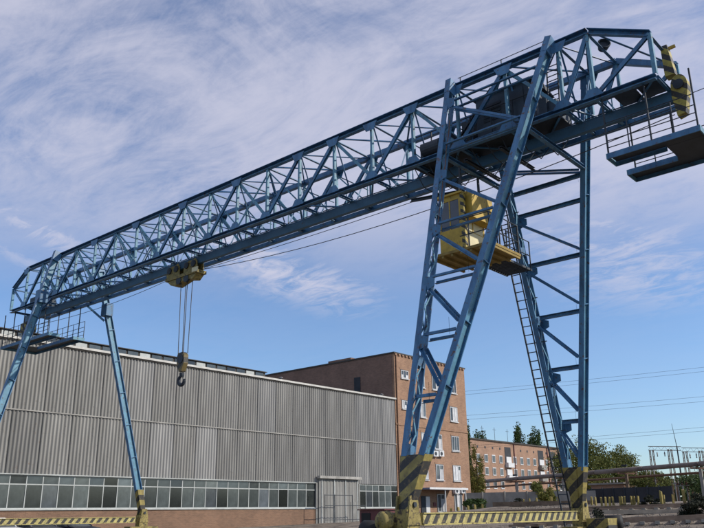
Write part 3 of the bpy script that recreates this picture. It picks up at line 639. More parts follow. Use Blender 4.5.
def sheet_mesh(h, waves=8, per=8):
    b = MB(); n = waves*per
    for k in (0, 1):
        for i in range(n+1):
            y = SW*i/n; x = 0.050*math.sin(2*math.pi*i/per)
            if i == n: y -= 0.02
            b.v.append((x, y, h*k))
    b.f = [(i, i+1, n+2+i, n+1+i) for i in range(n)]
    o = len(b.v)
    for k in (0, 1):       # a separate back skin gives the sheet its thickness
        for i in range(n+1):
            x, y, z = b.v[i+k*(n+1)]; b.v.append((x-0.02, y, z))
    b.f += [(o+i+1, o+i, o+n+1+i, o+n+2+i) for i in range(n)]
    for k in (0, n+1):     # edge strips with vertices of their own keep the wave shading clean
        e = len(b.v); b.v += b.v[k:k+n+1] + b.v[o+k:o+k+n+1]
        b.f += [(e+i, e+i+1, e+n+2+i, e+n+1+i) for i in range(n)]
    return b.mesh('corrugated_sheet', SHEET, True, fix=False)
SHEET2 = mat('newer_sheet', (0.23, 0.23, 0.225), 0.85, 0.18, 0.8, c2=(0.34, 0.335, 0.325), rand=0.12, streak=True, bump=0.3)
SHEET3 = mat('dark_sheet', (0.155, 0.155, 0.15), 0.85, 0.22, 0.8, c2=(0.235, 0.23, 0.22), rand=0.12, streak=True, bump=0.3, wear=(0.14, 0.085, 0.055), wear_amt=0.30)
m1 = sheet_mesh(ZM-ZW-0.03); m2 = sheet_mesh(ZR-ZM-0.14)
rs = random.Random(5)
for i in range(NS):
    y = HY0+SW*i
    for mm, zz_, dx in ((m1, ZW+0.004, 0.0), (m2, ZM+0.03, 0.012)):
        o = share(mm, 'corrugated_sheet', hall, (XW+dx+rs.uniform(-0.006, 0.012), y, zz_+rs.uniform(-0.003, 0.004)))
        pick = SHEET3 if (mm is m1 and 29.5 < y < 35.5) or rs.random() < 0.02 else (SHEET2 if y > 35.5 or rs.random() < 0.07 else None)
        if pick: o.material_slots[0].link = 'OBJECT'; o.material_slots[0].material = pick
# window band
def band(y0, y1, n):
    wd = (y1-y0)/n; zt = 3.70
    fr = MB()
    fr.box(0, 0.05, 0, 0.06, 0, ZW-0.07-ZS).box(0, 0.05, 0.06, wd-0.001, 0, 0.05).box(0, 0.05, 0.06, wd-0.001, ZW-0.13-ZS, ZW-0.07-ZS).box(-0.004, 0.056, 0.06, wd-0.001, zt-ZS-0.035, zt-ZS+0.035)
    fm = fr.mesh('window', TRIMG)
    pl = MB().box(0, 0.02, 0, wd-0.064, 0, zt-ZS-0.037-0.052).mesh('pane', HGLASS); pu = MB().box(0, 0.02, 0, wd-0.064, 0, ZW-0.132-zt-0.037).mesh('pane', HGLASS)
    pd = MB().box(0, 0.02, 0, wd-0.064, 0, zt-ZS-0.037-0.052).mesh('pane', WGLASS)
    for i in range(n):
        y = y0+wd*i
        wv = share(fm, 'window', hall, (XW-0.10, y, ZS+0.02))
        a = share(rs.choice((pl, pl, pl, pl, pl, pd, pd)), 'pane', wv, (XW-0.085+rs.uniform(-0.01, 0.005), y+0.062, ZS+0.072)); a.rotation_euler = (0, 0, rs.uniform(-0.03, 0.03))
        a = share(pu, 'pane', wv, (XW-0.085+rs.uniform(-0.01, 0.005), y+0.062, zt+0.057)); a.rotation_euler = (0, rs.uniform(-0.02, 0.02), 0)
band(HY0, GY0-0.25, 31); band(GY1+0.25, HY1, 6)
# gate
gt = MB().box(XW+0.05, XW+0.16, GY0+0.1, GY1-0.1, 0.45, 4.72).build('gate', WALLG, hall)
gp = SW/5; n = int((GY1-GY0-0.4)/0.42)
for i in range(n):
    y = GY0+0.2+i*(GY1-GY0-0.4)/n
    MB().prism([(XW+0.161, y, 0.5), (XW+0.205, y+0.10, 0.5), (XW+0.205, y+0.2, 0.5), (XW+0.161, y+0.3, 0.5)], (0, 0, 4.2)).build('rib', SHEET, gt)
for y in (GY0+0.35, GY0+2.05, GY0+3.6, GY1-0.4):
    MB().box(XW+0.206, XW+0.26, y, y+0.10, 0.45, 4.70).build('gate_stile', TRIMG, gt)
MB().box(XW+0.12, XW+0.50, GY0-0.1, GY1+0.1, 4.74, 4.98).build('gate_hood', TRIMJ, gt)
MB().box(XW+0.206, XW+0.24, GY1-1.3, GY1-0.5, 0.5, 2.7).build('wicket_door', WALLG, gt)
for y in (GY0-0.2, GY1+0.02): MB().box(XW-0.28, XW+0.10, y, y+0.18, 0.3, 4.37).build('gate_post', WALLG, gt)
# roof light strip set back behind the eaves
ln = MB().box(-16.0, -12.32, HY0, 24.9, ZR-0.021, 13.92).build('roof_light', ROOFD, hall)
MB().box(-16.1, -12.15, HY0, 25.0, 13.925, 13.99).build('coping', ROOFD, ln)
for i in range(27):
    y = HY0+0.1+i*1.1
    MB().box(-12.315, -12.27, y, y+0.92, 13.25, 13.85).build('pane', HGLASS if i % 5 else TRIMG, ln)
for y in (26.2, 40.8):
    MB().lathe((-11.6, y, ZR-0.03), (0, 0, 1), [(0.1, 0), (0.1, 0.35), (0.2, 0.36), (0.2, 0.42), (0.02, 0.5)], 10).build('roof_vent', GALV, hall)

# ------------------------------------------------------------------ brick office block
XF = -11.5; BY0, BY1, BZ = 42.95, 56.75, 18.2
off = thing('brick_office', (-20, 50, 0.9), 'five-storey orange brick office block standing behind the grey hall', 'building')
bw_ = MB().box(-36, XF, BY0, BY1, 0.3, BZ).build('wall', BRICK, off)
MB().box(-36, XF-0.3, BY0-0.032, BY0-0.002, 0.3, BZ-0.002).build('side_wall', BRICK_SHADED, off)  # thin skin in darkened brick, the side's shade painted in
rf = MB().box(-36.1, XF+0.12, BY0-0.12, BY1+0.12, BZ+0.002, BZ+0.16).build('roof', ROOFD, off)
for i in range(22): 
    yy = BY0+0.1+i*0.63
    MB().box(XF-0.1, XF+0.14, yy, yy+0.32, BZ-0.16, BZ).build('cornice_block', BRICK, off)
MB().box(-21.5, -18.0, BY0+0.3, BY0+2.5, BZ+0.162, BZ+0.48).build('parapet_hut', BRICK_SHADED, rf)
MB().box(-17.2, -16.3, BY0-0.08, BY0-0.034, 13.3, 16.2).build('blind_window', CONCD, off)
def office_window(yc, zc, wd, ht, npan, ac=False):
    o = MB().box(XF-0.02, XF+0.012, yc-wd/2-0.06, yc+wd/2+0.06, zc-ht/2-0.06, zc+ht/2+0.06).build('window', WGLASS, off)
    t = 0.06; b = MB()
    b.box(XF+0.013, XF+0.06, yc-wd/2, yc+wd/2, zc+ht/2-t, zc+ht/2).box(XF+0.013, XF+0.06, yc-wd/2, yc+wd/2, zc-ht/2, zc-ht/2+t)
    for i in range(npan+1):
        y = yc-wd/2+(wd-t)*i/npan; b.box(XF+0.013, XF+0.062, y, y+t, zc-ht/2+t, zc+ht/2-t)
    b.build('frame', WHITE, o)
    for i in range(npan):
        if rs.random() < 0.5:
            y = yc-wd/2+(wd-t)*i/npan+t
            MB().box(XF+0.013, XF+0.028, y+0.01, y+(wd-t)/npan-t-0.01, zc-ht/2+t+0.01, zc+ht/2-t-0.01 - rs.choice((0, 0, 0.4))).build('curtain', CURT, o)
    MB().box(XF+0.013, XF+0.16, yc-wd/2-0.08, yc+wd/2+0.08, zc-ht/2-0.13, zc-ht/2-0.061).build('sill', WHITE, o)
    MB().box(XF+0.013, XF+0.03, yc-wd/2-0.15, yc+wd/2+0.15, zc+ht/2+0.065, zc+ht/2+0.28).build('lintel', BRICK, o)
for k, z in enumerate((15.85, 12.55, 9.2, 5.9, 2.65)):
    if k < 2: office_window(44.75, z+0.25, 1.3, 0.85, 3)
    cols_ = [(47.9, 1.0, 2), (50.6, 1.4, 2), (54.0, 1.5, 3)]
    for y, wd, n in cols_:
        if k == 4 and y < 49: continue
        office_window(y, z, wd, 1.62 if k < 4 else 1.8, n)
for y, z in ((50.3, 7.9), (49.2, 7.85), (53.0, 3.95), (54.3, 4.0)):
    a = MB().box(XF+0.03, XF+0.36, y, y+0.85, z-0.3, z+0.3).build('air_conditioner', WHITE, off)
    MB().lathe((XF+0.361, y+0.34, z), (1, 0, 0), [(0.22, 0), (0.22, 0.015), (0.02, 0.02)], 16).build('fan_grille', DARK, a)
MB().box(XF+0.01, XF+0.07, BY0, BY1, 10.55, 10.75).build('string_course', BRICK, off)
MB().tube((XF+0.08, BY0+0.25, 0.9), (XF+0.08, BY0+0.25, BZ-0.2), 0.06, 8).build('drainpipe', RUST, off)
cn = MB().box(XF+0.02, XF+2.4, 45.2, 52.4, 3.98, 4.12).build('entrance_canopy', mat('canopy_blue', (0.16, 0.20, 0.33), 0.5, 0.2, 1.0), off)
MB().box(XF+2.401, XF+2.45, 45.2, 52.4, 3.95, 4.16).build('fascia', WHITE, cn)
for y in (48.3, 52.2): MB().tube((XF+2.2, y, 0.8), (XF+2.2, y, 3.97), 0.07, 8).build('column', WHITE, cn)
dr = MB().box(XF+0.005, XF+0.05, 46.9, 48.5, 0.95, 3.35).build('door', DARK, off)
MB().box(XF+0.051, XF+0.10, 47.7, 48.4, 1.0, 3.3).build('door_leaf', WHITE, dr)
MB().box(XF+0.02, XF+0.06, 49.1, 49.6, 2.3, 2.7).build('notice_board', MAROON, off)

# ------------------------------------------------------------------ far apartment block
far = thing('apartment_block', (-70, 160, 1), 'long low pink brick apartment block far behind the crane legs', 'building')
FX = -62.0
MB().box(-75, FX, 136.0, 184.0, 0.5, 18.2).build('wall', PINK, far)
fr = MB().box(-75.2, FX+0.3, 135.8, 184.2, 18.202, 18.55).build('roof', ROOFD, far)
for y in (144, 150, 158, 165, 172, 178): MB().box(-70, -68.6, y, y+1.6, 18.552, 19.5).build('chimney', PINK, fr)
for y in (142.5, 148.5, 154.5, 161, 168, 174): MB().tube((-66, y, 18.55), (-66, y, 22.5), 0.05, 5).path([(-66, y-0.8, 21.9), (-66, y+0.8, 21.9)], 0.04, 5).build('aerial', DARK, fr)
wf = MB().box(0, 0.12, 0, 1.5, 0, 1.9).mesh('window', WHITE); wp = MB().box(0, 0.04, 0, 0.55, 0, 1.5).mesh('pane', WGLASS); vt = MB().box(0, 0.06, 0, 0.5, 0, 0.5).mesh('attic_vent', DARK)
for i in range(13):
    y = 138.2+i*3.45
    if i in (4, 9, 11):
        bl = MB().box(FX+0.002, FX+0.05, y, y+3.0, 12.3, 17.2).build('balcony_recess', CONCD, far)
        for z in (9.2, 12.2): 
            MB().box(FX+0.052, FX+0.9, y, y+3.0, z, z+1.1).build('balcony', WHITE if i != 9 else CONC, far)
            MB().box(FX+0.052, FX+0.30, y+0.3, y+2.7, z+1.2, z+2.6).build('balcony_window', WHITE, far)
        continue
    for z in (13.1, 10.1, 7.0, 4.0):
        o = share(wf, 'window', far, (FX+0.002, y+0.6, z))
        share(wp, 'pane', o, (FX+0.124, y+0.75, z+0.2)); share(wp, 'pane', o, (FX+0.124, y+1.42, z+0.2))
    share(vt, 'attic_vent', far, (FX+0.004, y+1.0, 16.4))
for y in (156.6, 174.5): MB().tube((FX+0.12, y, 1), (FX+0.12, y, 18.2), 0.14, 6).build('drainpipe', MAROON, far)

# small brick shed and dark fence beyond the yard
sh = thing('brick_shed', (-4.2, 79.5, 2.1), 'low pale brick shed beyond the dark fence on the right', 'shed')
MB().box(-6.4, -2.0, 77.8, 82, 1.9, 4.85).build('wall', PINK, sh); MB().box(-6.6, -1.8, 77.5, 82.2, 4.852, 5.05).build('roof', CONC, sh)
MB().box(-4.9, -4.0, 77.75, 77.798, 2.2, 4.2).build('door', WOOD, sh)
dfence = thing('yard_fence', (4, 63, 2.2), 'dark panel fence running behind the yellow posts', 'fence')
for i in range(9):
    x = -2.6+1.35*i; y = 64.2-0.22*i
    MB().box(x, x+1.30, y, y+0.08, 2.1, 3.98).build('fence_panel', CONCD, dfence)
    MB().box(x-0.07, x+0.03, y-0.09, y-0.002, 2.1, 4.08).build('fence_post', DARK, dfence)
cf = thing('concrete_fence', (-6, 55, 1.8), 'grey concrete slab fence left of the back crane leg', 'fence')
for i in range(7):
    x = -14.0+2.2*i; y = 54.0+1.15*i
    MB().prism([(x, y, 1.0), (x+2.1, y+1.1, 1.0), (x+2.1, y+1.1, 3.75), (x, y, 3.75)], (-0.05, 0.1, 0)).build('fence_slab', CONC, cf)
    MB().box(x-0.12, x+0.02, y-0.16, y-0.01, 1.0, 3.85).build('fence_post', CONC, cf)

# ------------------------------------------------------------------ overhead heating pipe
pl_ = thing('overhead_pipe', (-10, 82, 2), 'long rust-brown overhead heating pipe carried on posts across the yard', 'pipe')
P0, P1 = Vector((-46, 99.2, 6.5)), Vector((34, 58.6, 6.5))
d = (P1-P0); 
for i in range(10): 
    a = P0+d*(i/10); b_ = P0+d*((i+1)/10-0.002); MB().tube(a, b_, 0.27+0.02*(i % 2), 12).build('pipe_section', PIPE, pl_, True)
MB().tube(P0+Vector((0.5, 0.9, -0.9)), P1+Vector((0.5, 0.9, -0.9)), 0.14, 8).build('lower_pipe', RUST, pl_)
for t in (0.04, 0.16, 0.29, 0.42, 0.565, 0.70, 0.84, 0.97):
    p = P0+d*t
    sp_ = MB().box(p.x-0.16, p.x+0.16, p.y-0.16, p.y+0.16, 0.8, 5.95).build('support_post', WOOD if t == 0.565 else CONC, pl_)
    MB().bar((p.x-0.7, p.y-1.0, 6.05), (p.x+0.7, p.y+1.0, 6.05), 0.2, 0.2).build('cross_arm', RUST, sp_)
    if t in (0.565, 0.29): MB().box(p.x-0.35, p.x+0.35, p.y-0.4, p.y-0.25, 6.9, 7.15).build('valve_wheel', DARK, sp_)

# ------------------------------------------------------------------ substation gantries, mast, switchgear, wires
def lattice(b, a, c, w, n):
    a = Vector(a); c = Vector(c); dv = (c-a).normalized(); u = Vector((0, 0, 1)) if abs(dv.z) < 0.8 else Vector((1, 0, 0))
    s = dv.cross(u).normalized()*w/2; t = s.cross(dv).normalized()*w/2; L = (c-a).length
    for i in (-1, 1):
        for j in (-1, 1): b.bar(a+s*i+t*j, c+s*i+t*j, 0.055)
    for k in range(n):
        p = a+dv*L*k/n; q = a+dv*L*(k+1)/n; e = 1 if k % 2 else -1
        b.bar(p+s*e+t, q-s*e+t, 0.035); b.bar(p+s+t*e, q+s-t*e, 0.035)
    return b
def portal(xa, ya, xb, yb, z, lab):
    o = thing('substation_gantry', ((xa+xb)/2, (ya+yb)/2, 2), lab, 'power gantry', 'substation gantries')
    for x, y in ((xa, ya), (xb, yb)):
        for dx in (-0.28, 0.28): lattice(MB(), (x+dx*1.6, y, 1.8), (x+dx, y, z), 0.22, 14).build('column', RUST, o)
    dv = (Vector((xb, yb, 0))-Vector((xa, ya, 0))).normalized()
    lattice(MB(), Vector((xa, ya, z+0.3))-dv*0.5, Vector((xb, yb, z))+dv*2.0, 0.7, 10).build('cross_girder', RUST, o)
    for t in (0.3, 0.7):
        p = Vector((xa, ya, z)).lerp(Vector((xb, yb, z)), t); MB().lathe((p.x, p.y, z-1.3), (0, 0, 1), [(0.05, 0), (0.14, 0.1), (0.05, 0.2), (0.14, 0.3), (0.05, 0.4), (0.14, 0.5), (0.05, 0.9)], 8).build('insulator', GALV, o)
portal(-16.3, 127.8, -13.2, 128.8, 12.5, 'rusty lattice substation gantry left of the thin mast')
portal(-10.8, 129.7, -8.2, 130.5, 12.0, 'rusty lattice substation gantry right of the thin mast')
portal(-4.2, 131.9, -1.2, 132.8, 11.9, 'rusty lattice substation gantry at the far right edge')
ms = thing('lightning_mast', (-13.3, 133.5, 2), 'thin dark lightning mast rising beside the substation gantries', 'mast')
MB().tube((-13.3, 133.5, 1.8), (-13.4, 133.5, 13.3), 0.20, 8, 0.12).build('shaft', DARK, ms); MB().tube((-13.4, 133.5, 13.2), (-13.75, 133.4, 17.6), 0.07, 6, 0.03).build('tip', DARK, ms)
rr = random.Random(11)
spots = [(-9+1.45*i+rr.uniform(-0.4, 0.4), 84+rr.uniform(-6, 14)) for i in range(16)]
spots.sort(key=lambda p: (p[0]-39.2)/(p[1]+22.3))
NTH = ['first', 'second', 'third', 'fourth', 'fifth', 'sixth', 'seventh', 'eighth', 'ninth', 'tenth', 'eleventh', 'twelfth', 'thirteenth', 'fourteenth', 'fifteenth', 'sixteenth']
for i, (x, y) in enumerate(spots):
    o = thing('switchgear_post', (x, y, 2.2), NTH[i] + ' substation switchgear frame from the left, with insulators, behind the yard fence', 'switchgear', 'switchgear frames of the substation')
    h = rr.uniform(1.6, 3.6)
    MB().bar((x-0.5, y, 2.0), (x-0.5, y, 2.2+h), 0.12).bar((x+0.5, y, 2.0), (x+0.5, y, 2.2+h), 0.12).bar((x-0.8, y, 2.2+h), (x+0.8, y, 2.2+h), 0.14).build('frame', GALV if i % 3 else RUST, o)
    for dx in (-0.5, 0, 0.5): MB().lathe((x+dx, y, 2.27+h), (0, 0, 1), [(0.05, 0), (0.12, 0.12), (0.06, 0.2), (0.12, 0.3), (0.05, 0.42), (0.11, 0.5), (0.03, 0.75)], 8).build('insulator', TRIMW if i % 2 else MAROON, o)
for k, (za, zb_, lab) in enumerate(((23.5, 25.2, 'uppermost'), (22.9, 24.5, 'second highest'), (19.2, 20.4, 'third highest'), (18.5, 19.6, 'fourth highest'), (13.9, 15.5, 'fifth highest'), (13.5, 14.9, 'lowest'))):
    a = Vector((-36.4, 95.5, za)); b_ = Vector((-0.3, 112, zb_)); e = b_-a
    o = MB().path(sag(a-e*1.4, b_+e*1.2, 1.2, 20), 0.018, 4).build('power_line', ROPE)
    tag(o, lab + ' of the thin power lines crossing the sky at right', 'power line', 'power lines')

# ------------------------------------------------------------------ trees and shrubs
def leaves(b, c, rx, ry, rz, n, s, rnd, hollow=0.35, clumps=14):
    cl = []
    for _ in range(clumps):
        while True:
            p = Vector((rnd.uniform(-1, 1), rnd.uniform(-1, 1), rnd.uniform(-1, 1)))
            if hollow < p.length < 0.92: break
        cl.append(p)
    for i in range(n):
        q = rnd.choice(cl); g_ = lambda k: max(-1.7*k, min(1.7*k, rnd.gauss(0, k)))
        p = q + Vector((g_(0.15), g_(0.15), g_(0.12)))
        o = Vector((c[0]+p.x*rx, c[1]+p.y*ry, c[2]+p.z*rz))
        u = Vector((rnd.gauss(0, 1), rnd.gauss(0, 1), rnd.gauss(0, 1))).normalized(); w_ = u.orthogonal().normalized(); k = s*rnd.uniform(0.6, 1.3)
        i0 = len(b.v); b.v += [tuple(o+u*k), tuple(o+w_*k*0.55), tuple(o-u*k), tuple(o-w_*k*0.55)]; b.f.append((i0, i0+1, i0+2, i0+3))
def tree(name, label, x, y, h, rx, n, s, lm, seed, trunk=0.28, crown=0.62, clumps=26, group=None, cat='tree'):
    rnd = random.Random(seed); z = gz(x, y)-0.1
    t = thing(name, (x, y, z), label, cat, group)
    tb = MB(); top = z+h*0.8; th = 0.02*h+0.08
    tb.tube((x, y, z), (x+0.1, y, z+h*trunk), th, 8, th*0.75); tb.tube((x+0.1, y, z+h*trunk), (x+0.2, y, top), th*0.75, 7, th*0.2)
    for i in range(9):
        a = rnd.uniform(0, 6.28); zz_ = z+h*(trunk+0.05+0.5*i/9); L = rx*rnd.uniform(0.5, 0.85)
        tb.tube((x+0.12, y, zz_), (x+math.cos(a)*L, y+math.sin(a)*L, zz_+h*rnd.uniform(0.08, 0.2)), th*0.35, 6, th*0.08)
    tb.build('trunk', BARK, t)
    b = MB(); leaves(b, (x, y, z+h*(1-crown/2)), rx, rx, h*crown/2, n, s, rnd, 0.25, clumps)
    b.build('crown', lm, t, fix=False)
    return t
G1 = 'poplars behind the apartment block'
tree('poplar_tree', 'leftmost of the slim poplars rising behind the pink apartment block', -81.8, 173.3, 24.3, 2.7, 7500, 0.28, LEAF_B, 1, 0.1, 0.9, 60, G1)
tree('poplar_tree', 'middle slim poplar behind the pink apartment block', -72.6, 178.8, 25.0, 2.3, 7500, 0.28, LEAF_B, 2, 0.1, 0.9, 60, G1)
tree('poplar_tree', 'rightmost of the slim poplars, slightly shorter and broader', -68.2, 181.0, 23.6, 2.8, 7500, 0.28, LEAF_B, 3, 0.1, 0.9, 60, G1)
tree('tree', 'green and yellowing tree hugging the right edge of the brick office', -14.4, 62.6, 9.0, 1.25, 5200, 0.10, LEAF_Y, 4, 0.12, 0.86, 34)
tree('tree', 'tall dark green tree peeping out behind the brick office edge', -18.4, 66.5, 14.2, 1.15, 5200, 0.12, LEAF_B, 14, 0.12, 0.86, 34)
tree('tree', 'broad olive tree right behind the back crane leg', -14.2, 92.0, 11.6, 4.6, 15000, 0.15, LEAF_A, 5, 0.15, 0.80, 60)
tree('tree', 'rounded olive tree with sparse edge beside the overhead pipe', -10.6, 96.5, 10.4, 3.8, 11000, 0.15, LEAF_A, 6, 0.15, 0.80, 48)
tree('tree', 'low yellow-green tree between the crane leg and the brick shed', -9.6, 85.0, 5.2, 3.0, 7000, 0.12, LEAF_Y, 8, 0.1, 0.8, 36)
tree('tree', 'small bushy tree behind the dark fence near the pipe post', 0.4, 80.0, 5.0, 2.8, 7000, 0.12, LEAF_A, 9, 0.1, 0.85, 36)
tree('tree', 'dark bushy tree among the switchgear left of the right edge', 8.0, 79.0, 4.6, 3.2, 7000, 0.12, LEAF_B, 10, 0.1, 0.85, 36)
tree('tree', 'dark bushy tree among the switchgear at the right edge', 14.0, 80.0, 5.0, 3.4, 7000, 0.12, LEAF_B, 11, 0.1, 0.85, 36)
# far-off wood closing the horizon
wd_ = MB(); wr = random.Random(31)
for i in range(34000):
    t = wr.random(); x = -420+900*t; y = 245+30*wr.random()-0.1*abs(x)
    h_ = 11.5+1.5*math.sin(x*0.045)+1.2*math.sin(x*0.17+1)+0.9*math.sin(x*0.41); z = 1+wr.random()*h_
    u = Vector((wr.gauss(0, 1), wr.gauss(0, 1), wr.gauss(0, 1))).normalized(); v_ = u.orthogonal().normalized(); k = wr.uniform(0.7, 1.5)
    o_ = Vector((x, y, z)); i0 = len(wd_.v); wd_.v += [tuple(o_+u*k), tuple(o_+v_*k*0.7), tuple(o_-u*k), tuple(o_-v_*k*0.7)]; wd_.f.append((i0, i0+1, i0+2, i0+3))
tag(wd_.build('distant_wood', LEAF_B, fix=False), 'low green belt of distant wood along the horizon', 'wood', kind='stuff')
def shrub(label, x, y, h, rx, n, s, lm, seed, group=None):
    rnd = random.Random(seed); z = gz(x, y)-0.06; t = thing('shrub', (x, y, z), label, 'shrub', group)
    sb = MB()
    for i in range(6):
        a = rnd.uniform(0, 6.28); sb.tube((x, y, z), (x+math.cos(a)*rx*0.5, y+math.sin(a)*rx*0.5, z+h*0.7), 0.03, 5, 0.01)
    sb.build('stem', BARK, t)
    b = MB(); leaves(b, (x, y, z+h*0.45), rx, rx, h*0.55, n, s, rnd, 0.1, 16); b.build('foliage', lm, t, fix=False)
shrub('large black-green shrub at the right edge of the yard', 23.2, 26.2, 1.35, 1.1, 3200, 0.07, LEAF_D, 21)
shrub('dark low shrub before the yellow posts', 18.1, 33.0, 0.8, 0.75, 1300, 0.07, LEAF_D, 22)
shrub('dark shrub beside the back wheel of the crane', 24.0, 12.0, 1.75, 0.75, 1800, 0.06, LEAF_D, 23)
shrub('tiny dark tuft left of the dark low shrub', 16.9, 31.9, 0.3, 0.5, 500, 0.06, LEAF_D, 24)
shrub('bright green sapling beside the concrete fence under the pipe', 0.5, 52.0, 2.3, 1.1, 1700, 0.12, LEAF_Y, 25)
shrub('dark bush before the concrete fence beside the office', -7.8, 52.0, 2.2, 1.5, 2200, 0.12, LEAF_B, 26)
shrub('olive bush hanging over the concrete fence near the pipe', -4.2, 60.5, 3.6, 1.9, 2400, 0.13, LEAF_A, 27)
shrub('dark tuft left of the ladder foot behind the ground beam', 3.5, 40.8, 0.75, 0.8, 1000, 0.08, LEAF_D, 28)

# ------------------------------------------------------------------ yard: posts, track, planks
post_xy = [(12.9, 35.3), (13.35, 35.0), (14.26, 34.0), (14.52, 34.1), (14.84, 34.1), (15.06, 34.2), (15.5, 34.4), (15.66, 34.4), (15.8, 34.5), (16.27, 34.6), (16.4, 34.75), (16.66, 34.8), (17.37, 35.2), (18.21, 35.6), (18.77, 35.9), (20.0, 36.7), (20.28, 36.95), (21.0, 37.3)]
pm = MB().frustum([(-0.07, -0.06, 0), (0.07, -0.06, 0), (0.07, 0.06, 0), (-0.07, 0.06, 0)], [(-0.06, -0.05, 0.66), (0.06, -0.05, 0.66), (0.06, 0.05, 0.70), (-0.06, 0.05, 0.70)]).mesh('marker_post', POSTY)
def post(x, y, lab, g, sc=1.0):
    o = bpy.data.objects.new('marker_post', pm); col.objects.link(o); o.location = (x, y, gz(x, y)-0.06); o.scale = (sc, sc, sc); o.rotation_euler = (rr.uniform(-0.04, 0.04), rr.uniform(-0.05, 0.05), rr.uniform(0, 3))
    tag(o, lab, 'post', g)
ORD = ['first', 'second', 'third', 'fourth', 'fifth', 'sixth', 'seventh', 'eighth', 'ninth', 'tenth', 'eleventh', 'twelfth', 'thirteenth', 'fourteenth', 'fifteenth', 'sixteenth', 'seventeenth', 'eighteenth']
for i, (x, y) in enumerate(post_xy): post(x, y, ORD[i] + ' short yellow marker post from the left in the row right of the crane', 'yellow marker posts on the right')
for x, y, q in ((18.75, 33.6, 'left'), (20.0, 34.6, 'right')): post(x, y, q + ' one of two taller stout yellow posts before the marker row', 'stout yellow posts', 1.5)
for i, x in enumerate((2.6, 3.5, 4.5, 6.1, 6.4, 6.7, 7.6, 7.9, 9.2)): post(x, 43.5-0.5*i, ORD[i] + ' small yellow marker post from the left between the crane legs', 'yellow marker posts behind the ground beam')
for i, x in enumerate((-2.6, -1.6, -0.4, 0.4, 1.2)): post(x-5.5, 47.4, ORD[i] + ' small yellow post from the left before the brick office', 'yellow posts before the office', 1.6)
def track(a, b, lab):
    a = Vector(a); b = Vector(b); dv = (b-a); L = dv.length; dv.normalize(); s = Vector((-dv.y, dv.x, 0))
    o = thing('rail_track', tuple(a.lerp(b, 0.5)), lab, 'railway track')
    for k in (-0.76, 0.76):
        rb = MB(); n = int(L/2)
        for i in range(n):
            p = a+dv*(L*i/n)+s*k; q = a+dv*(L*(i+1)/n)+s*k
            rb.bar((p.x, p.y, gz(p.x, p.y)+0.20), (q.x, q.y, gz(q.x, q.y)+0.20), 0.075, 0.15)
        rb.build('rail', RAILM, o)
    n = int(L/0.75)
    for i in range(n):
        p = a+dv*(L*(i+0.5)/n); z = gz(p.x, p.y)
        MB().bar((p-s*1.25)+Vector((0, 0, z+0.03)), (p+s*1.25)+Vector((0, 0, z+0.03)), 0.24, 0.16).build('sleeper', SLEEPER, o)
track((15.0, 19.5, 0), (33.0, 26.0, 0), 'rusty railway track with concrete sleepers crossing at bottom right')
track((4.0, 25.6, 0), (31.0, 33.5, 0), 'rusty railway track lying in front of the yellow posts')
def plank(x, y, L, a, lab, mt=WOOD, h=0.22):
    z = gz(x, y); o = MB().bar((x-L/2*math.cos(a), y-L/2*math.sin(a), z+h/2), (x+L/2*math.cos(a), y+L/2*math.sin(a), z+h/2), 0.5, h).build('timber_baulk', mt, org=(x, y, z))
    tag(o, lab, 'timber')
plank(8.5, 36.0, 8.0, 0.35, 'long brown timber baulk lying behind the striped ground beam', WOOD, 0.35)
plank(20.0, 27.2, 6.0, 0.35, 'pale timber baulk lying between the two railway tracks', PALEW, 0.25)
plank(17.5, 30.2, 5.0, 0.3, 'brown timber baulk lying before the yellow marker posts', WOOD, 0.25)
plank(16.0, 20.3, 3.2, -0.75, 'weathered baulk slanting down under the striped ground beam', WOOD, 0.2)

# gravel between the tracks: nobody could count it
gb = MB(); g3 = random.Random(9)
for i in range(3500):
    x = g3.uniform(6, 32); y = 17+g3.random()*20; z = gz(x, y); k = g3.uniform(0.03, 0.07)
    i0 = len(gb.v); gb.v += [(x-k, y, z), (x+k*0.8, y-k, z), (x+k*0.6, y+k, z), (x, y, z+k*1.1)]; gb.f += [(i0, i0+1, i0+3), (i0+1, i0+2, i0+3), (i0+2, i0, i0+3)]
tag(gb.build('gravel', mat('gravel_stone', (0.17, 0.15, 0.13), 0.95, 0.4, 6.0), fix=False), 'loose grey-brown gravel scattered over the yard', 'gravel', kind='stuff')
# crane rails
for xr, lab in ((XB, 'steel crane rail under the near crane support'), (-1.08, 'steel crane rail under the far crane support')):
    o = MB().bar((xr, -60, 0.055), (xr, 8, 0.055), 0.09, 0.11).build('crane_rail', RUST); tag(o, lab, 'rail')

# ------------------------------------------------------------------ things in front of the hall
bx = thing('equipment_box', (9.9, 13.4, 0.5), 'maroon equipment box with dark opening beside the near crane foot', 'box')
z0 = gz(9.9, 13.4)
MB().box(9.2, 11.0, 12.7, 14.4, z0, 1.80).build('body', MAROON, bx); MB().box(9.1, 11.1, 12.6, 14.5, 1.802, 1.86).build('lid', MAROON, bx); MB().box(9.35, 10.0, 12.66, 12.698, 0.9, 1.65).build('opening', BLACK, bx)
sc_ = thing('scaffold_rail', (-9.3, 32.5, 0.6), 'thin dark pipe railing standing before the hall gate', 'railing')
for y in (29.7, 31.0, 33.4, 35.2): MB().tube((-9.4, y, 0.6), (-9.4, y, 3.3 if y < 34 else 2.4), 0.035, 6).build('upright', DARK, sc_)
for z in (1.15, 2.35, 3.25): MB().tube((-9.4, 29.7, z), (-9.4, 33.4 if z > 3 else 35.2, z), 0.03, 6).build('rail', DARK, sc_)

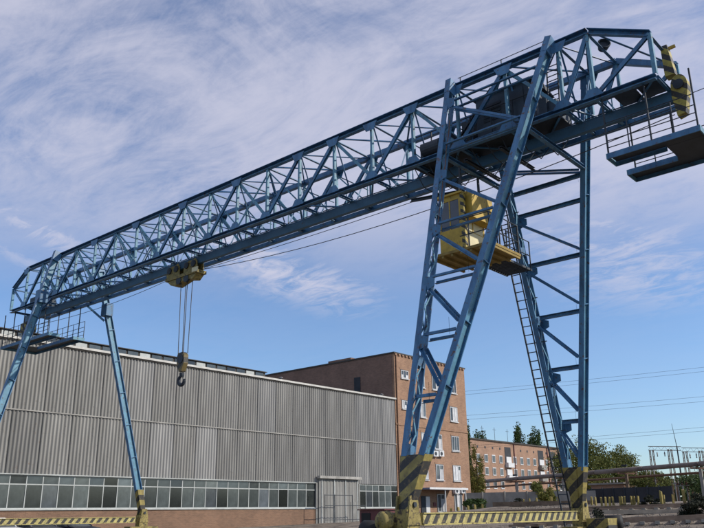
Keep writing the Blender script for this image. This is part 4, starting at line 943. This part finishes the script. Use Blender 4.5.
def car(name, x, y, rot, body, label):
    z = gz(x, y); t = thing(name, (x, y, z), label, 'car', 'cars parked before the hall'); t.rotation_euler = (0, 0, rot); ORG[t.name] = (0, 0, 0)
    hw = 0.84
    prof_ = [(-2.15, 0.30), (-2.2, 0.62), (-2.1, 0.86), (-1.35, 0.93), (1.0, 0.95), (1.85, 0.84), (2.15, 0.70), (2.18, 0.34)]
    MB().prism([(a, -hw, b) for a, b in prof_], (0, 2*hw, 0)).build('body', body, t)
    def ring(k, zs): return [(a, s*k, zs) for a, s in ()]
    g = MB().frustum([(-1.45, -hw+0.04, 0.945), (1.05, -hw+0.04, 0.945), (1.05, hw-0.04, 0.945), (-1.45, hw-0.04, 0.945)], [(-1.0, -0.64, 1.36), (0.32, -0.64, 1.36), (0.32, 0.64, 1.36), (-1.0, 0.64, 1.36)]).build('glasshouse', WGLASS, t)
    MB().frustum([(-1.06, -0.68, 1.362), (0.38, -0.68, 1.362), (0.38, 0.68, 1.362), (-1.06, 0.68, 1.362)], [(-0.9, -0.56, 1.44), (0.22, -0.56, 1.44), (0.22, 0.56, 1.44), (-0.9, 0.56, 1.44)]).build('roof', body, t)
    for s in (-1, 1):
        for a, b in (((-1.42, s*(hw-0.035), 0.95), (-1.02, s*0.66, 1.36)), ((-0.3, s*(hw-0.035), 0.95), (-0.32, s*0.66, 1.36)), ((1.02, s*(hw-0.035), 0.95), (0.34, s*0.66, 1.36))):
            MB().bar(a, b, 0.07).build('pillar', body, t)
        for a in (-1.3, 1.35):
            wv = MB().lathe((a, s*(hw-0.05), 0.30), (0, s, 0), [(0.05, -0.16), (0.30, -0.15), (0.30, 0.05), (0.2, 0.07), (0.05, 0.06)], 18).build('wheel', BLACK, t)
            MB().lathe((a, s*(hw+0.015), 0.30), (0, s, 0), [(0.18, 0), (0.16, 0.02), (0.03, 0.03)], 14).build('rim', GALV, wv)
        MB().box(2.12, 2.20, s*0.6-0.16, s*0.6+0.16, 0.58, 0.72).build('headlight', WHITE, t); MB().box(-2.22, -2.14, s*0.62-0.14, s*0.62+0.14, 0.62, 0.80).build('tail_light', MAROON, t)
car('car', -6.0, -1.3, R(8), CARW, 'white car at the left edge before the hall')
car('car', -5.6, 0.95, R(6), CARG, 'grey car parked between the white and the dark blue car')
car('car', -5.6, 3.2, R(7), CARD, 'dark blue car parked rightmost in the row before the hall')
